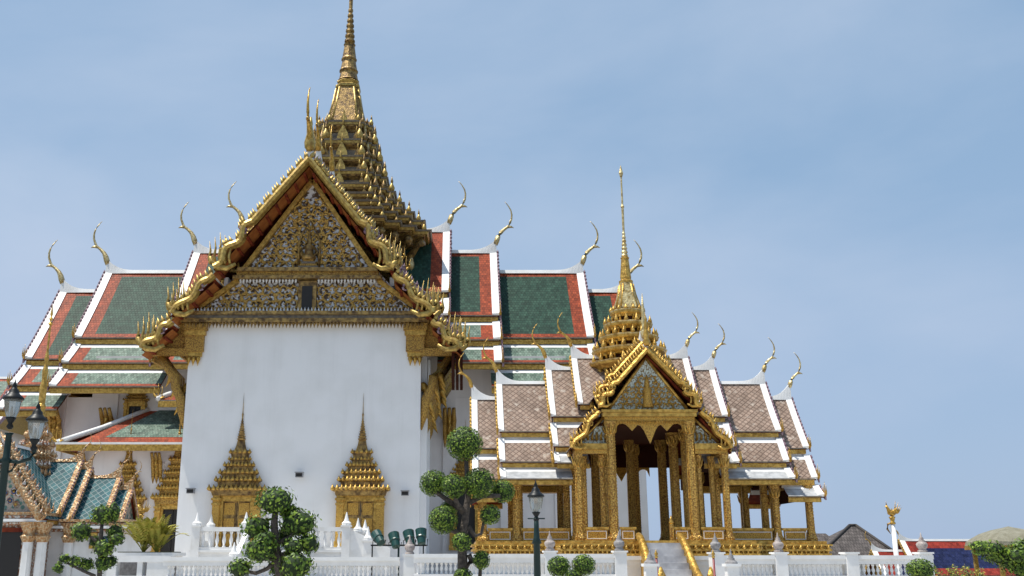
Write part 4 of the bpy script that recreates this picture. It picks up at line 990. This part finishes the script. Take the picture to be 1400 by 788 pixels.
# ------------------------------------------------------------------ gilded poles
def bird_pole(px, py, Y, label, h, white=True):
    X, _, Z = at(px, py, Y); zb = ground_z(X, Y)
    r = thing('bird_pole', (X, Y, zb), label, 'pole', 'poles topped by golden birds'); z = Z-zb
    m = MB(); m.lathe([(.16, 0), (.16, .4), (.10, .5), (.085, z-h*1.5)], WTRIM if white else GOLD, n=10); m.build('pole', r)
    m = MB(); zz = z-h*1.5; m.lathe([(.10, 0), (.12, .05), (.07, .1), (.10, h*.35), (.13, h*.45), (.05, h*.5)], GOLD, (0, 0, zz), 10); m.tube([(-.02, 0, zz+h*.1), (-.2, 0, zz), (-.24, 0, zz-h*.3), (-.12, 0, zz-h*.6)], [.05, .045, .04, .01], GBROWN, 6); m.build('capital', r)
    m = MB(); zz = z-h
    m.tube([(.22*h, 0, zz+.15*h), (.05*h, 0, zz+.1*h), (-.12*h, 0, zz+.22*h), (-.2*h, 0, zz+.45*h), (-.28*h, 0, zz+.62*h), (-.40*h, 0, zz+.60*h)], [.06*h, .16*h, .17*h, .10*h, .09*h, .015*h], GOLD, 8)
    for q in range(4): m.spike((.2*h+.03*q, 0, zz+.15*h), .06*h, (.85-.1*q)*h, GOLD, d=(.15+.22*q, 0, 1), n=5)
    for sy in (-1, 1): m.spike((-.02, sy*.1*h, zz+.2*h), .10*h, .55*h, GOLD, d=(.5, sy*.6, .6), n=5)
    m.spike((-.28*h, 0, zz+.64*h), .04*h, .3*h, GOLD, n=4); m.build('bird', r)
bird_pole(1217, 684, 40, 'white pole topped by a golden bird, left of the blue roofed building', .62)
bird_pole(195, 684, 44, 'gilded pole topped by a golden bird, rising behind the yellow palms', .6, False)

# ------------------------------------------------------------------ mosaic shrine at the left
def shrine():
    CY = 40.0; cx = at(36, 740, CY)[0]
    R = thing('mosaic_shrine', (cx, CY, 0), 'small glass mosaic shrine with teal tiles and bulbous tiered spire at the left edge', 'shrine')
    def Z(y, Y=CY): return at(51, y, Y)[2]
    PS = [((0, 0), (1.75, -2.15))]
    zc = Z(714, 38.3)
    w = MB(); w.box(-1.5, 1.5, -3.1, 1.7, 0, zc, WMOS); w.box(1.5, 4.2, -1.5, 1.5, 0, zc-.3, WTRIM); w.box(-4, -1.5, -1.5, 1.5, 0, zc-.3, WTRIM); w.build('wall', R)
    e = MB()
    for i, (h, d) in enumerate(((.0, .35), (.12, .28), (.24, .36), (.36, .22))): e.box(-1.5-d, 1.5+d, -3.1-d, -1.0, zc+.3-h-.10, zc+.3-h, (BMOS, WMOS, WTRIM, WMOS)[i]); e.box(-4-d, 4.2+d, -1.5-d, 1.5, zc+.1-h-.10, zc+.1-h, (BMOS, WMOS, WTRIM, WMOS)[i])
    e.build('cornice', R)
    for x, y in ((-1.5, -3.25), (1.45, -3.25), (1.85, -3.0), (2.3, -1.65), (4.1, -1.65)):
        m = MB(); m.stack(lambda t: redent(t, 2), [(.22, 0), (.2, .3), (.16, .4), (.15, zc-.75)], WTRIM, (x, y, 0)); m.stack(lambda t: redent(t, 2), [(.17, zc-.75), (.25, zc-.55), (.16, zc-.45), (.22, zc-.3), (.30, zc-.05)], BMOS, (x, y, 0)); m.build('column', R)
    m = MB(); m.box(-1.2, 1.15, -3.14, -3.09, 0, zc-.35, BLACK); m.box(-1.25, 1.2, -3.2, -3.1, zc-.4, zc-.25, REDW); m.build('doorway', R)
    for s0, s1, z in ((0, 1.9, Z(630)), (1.0, 2.3, Z(640)), (2.1, 3.5, Z(652)), (3.1, 4.0, Z(668))):
        for arm in 'RL': tier(R, arm, s0, s1, z, PS, (TEAL, TEAL, None), hz=.75, verge=.16, scale=.36, fin=BMOS, depth_in=.4, up=1.2, infill=GMOS, vmat=BMOS)
    f = amap('F'); PF_ = [((0, 0), (1.9, -2.75))]; zr = Z(604, 36.6)
    t = tier(R, 'F', 0, 3.5, zr, PF_, (TEAL, TEAL, None), hz=1.0, verge=.14, scale=.36, front=True, fin=BMOS, depth_in=.5)
    for q, dz in ((3.5, 0), (2.9, .25)):
        for sg in (-1, 1):
            m = MB(); m.tube([f(q, sg*lerp(0, 1.9, i/8), zr+dz+lerp(0, -2.75, i/8)-.1*sin(pi*i/8)) for i in range(9)], [.15]*9, BMOS, 6)
            for i in range(16): a = (i+.5)/16; m.spike(f(q, sg*1.9*a, zr+dz-2.75*a), .10, .3, WMOS if i % 2 else BMOS, d=f(0, sg*.4, 1), n=4)
            finger_bm(m, f, q, sg*1.9, zr+dz-2.75, .45, BMOS, sg, 3); m.build('bargeboard', t)
    m = MB(); m.face([(-1.75, -3.05, zc+.3), (1.75, -3.05, zc+.3), (0, -3.05, zr-.35)], GMOS); ty = m.build('tympanum', R)
    m = MB(); rr = random.Random(2)
    for i in range(26):
        z = rr.uniform(zc+.45, zr-.7); lim = 1.5*(zr-.5-z)/(zr-zc-.6); x = rr.uniform(-lim, lim); r = rr.uniform(.09, .15)
        for q, mt, yy in ((r, WMOS, -3.08), (r*.7, (NAVYM, BMOS, WTRIM)[i % 3], -3.10), (r*.35, GOLD, -3.12)): m.tube([(x, yy+.02, z), (x, yy, z)], [q, q*.9], mt, 10)
    m.build('rosette', ty)
    sp = MB(); ax = MB()
    T = [(680, 31), (668, 31), (655, 29.5), (642, 27), (628, 24), (614, 20.5), (601, 15.5), (590, 10)]
    rd = lambda t: redent(t, 3)
    sp.stack(rd, [(.35, Z(712)), (.6, Z(700)), (.86, Z(681))], WMOS)
    for i, (yy, hp) in enumerate(T):
        r = hp/35.5; z = Z(yy); nx = T[i+1] if i < 7 else (580, 6); zn = Z(nx[0]); rn = nx[1]/35.5
        sp.stack(rd, [(r*.9, z), (r*1.0, z+.06), (r*1.0, z+.11), (rn*.9, z+.14), (rn*.84, zn)], WMOS if i == 0 else BMOS)
        if i:
            for x, y in redent(r, 3): ax.spike((x*.97, y*.97, z+.09), .075, .24, WMOS if i % 2 else BMOS, n=5)
            for tt in range(4):
                x, y = 0, -r
                for _ in range(tt): x, y = -y, x
                ax.spike((x, y, z+.09), .12, .30, BMOS, n=5)
    o = sp.build('spire', R); ax.build('spire_leaves', o)
    m = MB(); m.lathe([(.27, Z(592)), (.22, Z(575)), (.16, Z(560)), (.19, Z(556)), (.13, Z(552)), (.15, Z(530)), (.10, Z(520)), (.12, Z(508)), (.07, Z(498)), (.09, Z(490)), (.045, Z(480)), (.035, Z(446)), (.10, Z(443)), (.03, Z(440)), (.08, Z(436)), (.025, Z(433)), (.06, Z(430)), (.004, Z(417))], GOLD, n=10, smooth=False); m.build('spire_needle', o)
    return R
NAVYM = mat('blue_glass', (.03, .07, .22), .3)
shrine()

# ------------------------------------------------------------------ far buildings
def hip(mb, x0, x1, y0, y1, ze, xr0, xr1, yr, zr, m, sag=.0):
    A = [(x0, y0, ze), (x1, y0, ze), (x1, y1, ze), (x0, y1, ze)]; B0, B1 = (xr0, yr, zr), (xr1, yr, zr)
    def uv(ps):
        o = Vector(ps[0]); u = (Vector(ps[1])-o).normalized(); nrm = u.cross(Vector(ps[-1])-o).normalized(); v = nrm.cross(u)
        return [((Vector(p)-o).dot(u), (Vector(p)-o).dot(v)) for p in ps]
    for ps in ([A[0], A[1], B1, B0], [A[1], A[2], B1], [A[2], A[3], B0, B1], [A[3], A[0], B0]): mb.face(ps, m, uv(ps))
Y = 95.0; c = at(1166, 740, Y); gz = -2.6
gh = thing('grey_roofed_house', (c[0], Y, gz), 'low house with dark grey hipped tile roof behind the pavilion, right', 'house')
def gx(px, y=Y): return at(px, 740, y)[0]-c[0]
def gzz(py, y): return at(1166, py, y)[2]-gz
m = MB(); hip(m, gx(1108, 91), gx(1232, 91), -4.5, 4.5, gzz(766, 91), gx(1164), gx(1172), 0, gzz(719, Y), GREYT); ro = m.build('roof', gh)
m = MB(); hip(m, gx(1085), gx(1150), -1.5, 4, gzz(752, Y-1.5), gx(1100), gx(1136), 1.2, gzz(729.5, Y+1), GREYT); m.build('side_roof', gh)
m = MB()
for a, b_ in (((gx(1108, 91), -4.5, gzz(766, 91)), (gx(1164), 0, gzz(719, Y))), ((gx(1232, 91), -4.5, gzz(766, 91)), (gx(1172), 0, gzz(719, Y))), ((gx(1164), 0, gzz(719, Y)), (gx(1172), 0, gzz(719, Y)))): m.tube([Vector(a)+Vector((0, 0, .05)), Vector(b_)+Vector((0, 0, .05))], .14, GREYT, 6)
m.build('ridge_tiles', ro)
m = MB(); m.box(gx(1114), gx(1224), -3.8, 3.8, 0, gzz(766, 91)-.05, CREAM); m.build('wall', gh)
Y = 75.0; c = at(1345, 740, Y)
bh = thing('blue_roofed_hall', (c[0], Y, gz), 'low hall with navy and red tiled roof and white ridge, far right', 'building')
zr1 = at(1300, 738.5, Y)[2]-gz; s1 = c[0]-at(1229, 738, Y)[0]
PB = [((0, 0), (2.5, -2.45))]
for arm in 'LR': tier(bh, arm, 0, s1, zr1, PB, (NAVY, NAVY, REDT), hz=.01 if arm == 'R' else .9, bo=1.0, bt=.8, bb=.7, verge=.38, scale=.5, fin=GOLD)
s2 = c[0]-at(1190, 738, Y)[0]; tier(bh, 'L', s1-.4, s2, zr1-.75, PB, (NAVY, NAVY, REDT), hz=1.0, bo=1.0, bt=.8, bb=.7, verge=.38, scale=.5, fin=GOLD)
m = MB(); m.box(-s1+1.0, s1-1.0, -1.7, 1.7, 0, zr1-2.2, CREAM); m.box(-s2+.8, -s1+1.01, -1.69, 1.69, 0, zr1-2.9, CREAM); m.build('wall', bh)
Y = 58.0; c = at(1381, 740, Y)
gp = thing('domed_pavilion', (c[0], Y, gz), 'small pavilion with curved pale gold roof behind the tree at right edge', 'pavilion')
def dz(py): return at(1381, py, Y)[2]-gz
m = MB(); m.stack(sq, [(1.75, dz(746)), (1.70, dz(741)), (1.5, dz(736.5)), (1.15, dz(730)), (.7, dz(725)), (.2, dz(721.5)), (.03, dz(720))], OLIVE); m.build('roof', gp)
m = MB(); m.box(-1.78, 1.78, -1.78, 1.78, dz(752), dz(746)-.003, GOLD); m.build('eave_board', gp)
for x in (-1.4, 1.4):
    for y in (-1.4, 1.4): m = MB(); m.box(x-.1, x+.1, y-.1, y+.1, 0, dz(752)-.003, GOLD); m.build('post', gp)
Y = 102.0; c = at(-30, 600, Y)
lh = thing('tiled_outbuilding', (c[0], Y, .3), 'far building with pale green and orange roof behind the street lamp', 'building')
zr1 = at(0, 517, Y)[2]-.3; s1 = at(38, 517, Y)[0]-c[0]
for arm in 'RL': tier(lh, arm, 0, s1, zr1, [((0, 0), (4.2, -4.0)), ((4.1, -4.5), (5.8, -5.6))], (LGREEN, LGREEN, ORANGE), hz=2.0, scale=.8, bo=1.0)
m = MB(); m.box(-s1+1.5, s1-1.5, -4.5, 4.5, 0, zr1-5.5, CREAM); m.build('wall', lh)

# ------------------------------------------------------------------ clipped trees, shrubs and palms
def leaf_ball(mb, c, r, n, size, mats, rnd, rough=.08, sq_=1.0):
    c = Vector(c)
    for i in range(n):
        z = rnd.uniform(-1, 1); a = rnd.uniform(0, 2*pi); q = sqrt(1-z*z); d = Vector((q*cos(a), q*sin(a), z))
        rr = 1+rnd.gauss(0, rough); p = c+Vector((d.x*r[0]*rr, d.y*r[1]*rr, d.z*r[2]*rr))
        nrm = (d+Vector((rnd.gauss(0, .32), rnd.gauss(0, .32), rnd.gauss(0, .32)))).normalized()
        u = nrm.orthogonal().normalized(); v = nrm.cross(u); th = rnd.uniform(0, 6.28); u, v = u*cos(th)+v*sin(th), v*cos(th)-u*sin(th)
        s_ = size*rnd.uniform(.6, 1.3); m = mats[0] if rnd.random() < .7 else mats[-1]
        mb.face([p-u*s_, p-v*s_*.5, p+u*s_, p+v*s_*.5], m)
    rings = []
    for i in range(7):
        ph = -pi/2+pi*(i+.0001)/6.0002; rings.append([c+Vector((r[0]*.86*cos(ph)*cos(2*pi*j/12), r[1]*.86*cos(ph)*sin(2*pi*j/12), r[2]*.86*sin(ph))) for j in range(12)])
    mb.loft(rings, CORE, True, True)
def topiary(label, Y, base_px, balls, trunk, limbs, mats, seed, rough=.03, size=.029, dens=1.0, group='cloud-pruned trees in the forecourt', name='topiary_tree', cat='tree'):
    rnd = random.Random(seed); X0 = at(base_px, 760, Y)[0]; R = thing(name, (X0, Y, 0), label, cat, group)
    sc = 1399/Y
    def P(px, py, dy=0): x, y, z = at(px, py, Y+dy); return (x-X0, dy, z)
    m = MB(); pts = [P(px, py) for px, py, r in trunk]; m.tube([(pts[0][0], 0, 0)]+pts, [trunk[0][2]*1.15/sc]+[r/sc for _, _, r in trunk], BARK, 8); tr = m.build('trunk', R)
    for l in limbs:
        m = MB(); m.tube([P(*q[:2], q[3] if len(q) > 3 else 0) for q in l], [q[2]/sc for q in l], BARK, 6); m.build('limb', tr)
    for b in balls:
        px, py, rx, rz = b[:4]; dy = b[4] if len(b) > 4 else 0; m = MB(); rx /= sc; rz /= sc; ry = rx
        rx, ry, rz = rx*.94, ry*.94, rz*.94
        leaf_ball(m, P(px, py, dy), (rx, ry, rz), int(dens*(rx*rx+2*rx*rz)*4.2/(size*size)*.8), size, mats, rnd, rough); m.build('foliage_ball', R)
topiary('cloud-pruned tree with round clipped balls in front of the pavilion left wing', 24, 634,
    [(635, 607, 27, 25), (593, 661, 21, 19, .1), (620, 665, 18, 17, -.45), (655, 661, 24, 22, -.1), (687, 672, 18, 17, .3), (606, 711, 21, 20, -.2), (615, 694, 14, 10, .3), (670, 704, 15, 14, -.2), (631, 741, 14, 13, -.5), (658, 766, 12.5, 13, -.3), (633, 787, 13, 10, -.4)],
    [(633, 788, 7.5), (632, 755, 6.5), (635, 715, 5.5), (640, 680, 4.2), (638, 640, 3), (636, 615, 2)],
    [[(636, 700, 5), (612, 684, 4), (592, 670, 3)], [(637, 690, 4), (660, 678, 4), (684, 678, 3)], [(640, 720, 4), (650, 733, 3), (658, 730, 2.5), (661, 716, 2.5), (668, 712, 2)], [(630, 730, 4), (615, 724, 4), (606, 718, 3)], [(636, 775, 6), (645, 768, 5), (641, 758, 4)], [(656, 790, 3), (657, 772, 2.5)], [(634, 700, 5), (625, 690, 4, -.2), (620, 675, 3, -.4)]],
    (LEAF, LEAF2), 11)
topiary('dense cloud-pruned tree with loose leafy pads in front of the gable wall', 23, 380,
    [(377, 686, 28, 20), (352, 722, 21, 18, .1), (362, 738, 14, 12, -.3), (408, 716, 28, 20, .15), (395, 700, 14, 12, .3), (420, 744, 17, 14), (402, 748, 16, 12, -.2), (357, 752, 25, 19, -.2), (405, 774, 24, 20, -.3), (328, 777, 17, 14), (380, 775, 14, 14, .3), (388, 735, 14, 14, .5)],
    [(384, 788, 7), (380, 765, 7), (376, 740, 5), (375, 715, 5), (377, 690, 3)],
    [[(376, 745, 4), (395, 735, 3), (412, 720, 2)], [(376, 735, 4), (362, 730, 3), (352, 722, 2)], [(380, 765, 4), (365, 778, 3), (350, 784, 3), (330, 780, 2)], [(380, 760, 4), (400, 755, 3), (418, 746, 2)], [(382, 770, 4), (366, 762, 3), (357, 754, 2)], [(382, 775, 4), (395, 778, 3), (404, 776, 2)]],
    (LEAF, LEAF2), 12, rough=.13, size=.05, dens=.8)
topiary('smaller cloud-pruned tree in front of the mosaic shrine', 28, 136,
    [(140, 704, 17, 14), (156, 702, 10, 13, .2), (112, 727, 15, 13.5), (157, 727, 12, 11, .1), (160, 737, 11, 9, -.2), (142, 750, 15, 11, -.2), (130, 740, 9, 8, .2), (140, 770, 12, 12), (152, 768, 9, 9, .2), (118, 772, 11, 9, .2), (88, 764, 9, 7), (103, 768, 9, 8), (80, 777, 8, 7)],
    [(136, 788, 3.5), (137, 765, 3.5), (138, 735, 3), (140, 710, 2)],
    [[(138, 745, 2.5), (125, 735, 2), (114, 728, 1.5)], [(138, 748, 2.5), (150, 742, 2), (158, 735, 1.5)], [(130, 788, 2.5), (112, 780, 2), (92, 770, 1.5)], [(136, 775, 2), (146, 770, 1.5), (152, 768, 1)], [(150, 760, 1.5), (156, 745, 1.2), (157, 735, 1)]],
    (LEAF, LEAF2), 13, rough=.10, size=.05, dens=.8)
topiary('round clipped bush pair with a small ball between, beside the single street lamp', 26, 781, [(764, 775, 16.5, 15), (798, 773, 17, 15), (783, 787, 10, 8, -.3)], [(781, 800, 3), (781, 792, 2.5)], [[(781, 800, 2.5), (770, 790, 2), (764, 780, 2)], [(781, 800, 2.5), (792, 790, 2), (798, 780, 2)]], (LEAF, LEAF2), 14, group='round clipped bushes', name='clipped_bush', cat='bush')
topiary('round clipped bush at the right end of the white balustrade', 27, 1259, [(1259, 779, 20, 15)], [(1259, 800, 3), (1259, 785, 2.5)], [], (LEAF, LEAF2), 15, group='round clipped bushes', name='clipped_bush', cat='bush')
topiary('broad leafy tree with drooping dark crown at the right edge', 42, 1392,
    [(1352, 751, 22, 11), (1338, 746, 12, 6, .3), (1368, 760, 22, 13, .2), (1385, 768, 20, 15), (1400, 752, 18, 14, .4), (1402, 776, 20, 16, -.3), (1392, 760, 13, 9, -.9), (1425, 760, 24, 22)],
    [(1394, 800, 4), (1392, 780, 3.5), (1390, 760, 3)], [[(1392, 780, 3), (1375, 765, 2.5), (1352, 753, 2)], [(1392, 778, 3), (1410, 765, 2), (1425, 758, 2)]],
    (LEAF, LEAF, LEAF2), 16, rough=.16, size=.08, dens=1.0, group=None, name='shade_tree')
rnd = random.Random(4)
for i, (px, hh) in enumerate(((1292, .5), (1311, .62), (1333, .5))):
    X, Y, Z = at(px, 785, 37); R = thing('shrub', (X, Y, 0), ('leftmost of the three thin shrubs under the blue roof', 'middle of the three thin shrubs under the blue roof', 'rightmost of the three thin shrubs under the blue roof')[i], 'shrub', 'thin shrubs at the right'); m = MB(); lf = MB()
    for k in range(9):
        a = rnd.uniform(0, 6.28); t = Vector((cos(a)*.3, sin(a)*.3, Z+hh*rnd.uniform(-.1, .5))); m.tube([(0, 0, 0), (t.x*.4, t.y*.4, t.z*.6), t], [.03, .02, .008], BARK, 4)
        for q in range(26):
            u = rnd.uniform(.55, 1); p = t*u; p.x += rnd.gauss(0, .08); p.y += rnd.gauss(0, .08); d = Vector((rnd.gauss(0, 1), rnd.gauss(0, 1), rnd.gauss(.3, 1))).normalized(); e = d.orthogonal().normalized()
            lf.face([p, p+d*.05+e*.025, p+d*.11, p+d*.05-e*.025], LEAF3 if rnd.random() < .5 else LEAF)
    m.build('stem', R); lf.build('foliage', R)
for i, (px, lab) in enumerate(((196, 'yellow-green palm clump, left one in the white planter'), (214, 'yellow-green palm clump, right one in the white planter, nearest the hall'))):
    X, Y, Z = at(px, 756, 35.4); R = thing('palm', (X, Y, Z), lab, 'palm', 'palms in the planter'); m = MB(); lf = MB()
    for k in range(26):
        a = rnd.uniform(0, 6.28); l = rnd.uniform(.8, 1.5); out = rnd.uniform(.1, .85); pts = []
        for q in range(8): t = q/7; pts.append(Vector((cos(a)*out*t*l, sin(a)*out*t*l, l*(t-.38*out*1.3*t*t*t))))
        m.tube(pts, [.016*(1-.7*q/7) for q in range(8)], LEAF3, 4)
        for q in range(2, 8):
            for h in (0, .5):
                p = pts[q] if h == 0 or q == 7 else (pts[q]+pts[q+1])/2; d = (pts[q]-pts[q-1]).normalized(); sd_ = d.cross(Vector((0, 0, 1))).normalized()
                for sg in (-1, 1):
                    tip = p+d*.20+sd_*sg*.22+Vector((0, 0, -.05)); lf.face([p, p+(tip-p)*.5+d*.04, tip, p+(tip-p)*.5-d*.04], LEAF3)
    m.build('stem', R); lf.build('foliage', R)
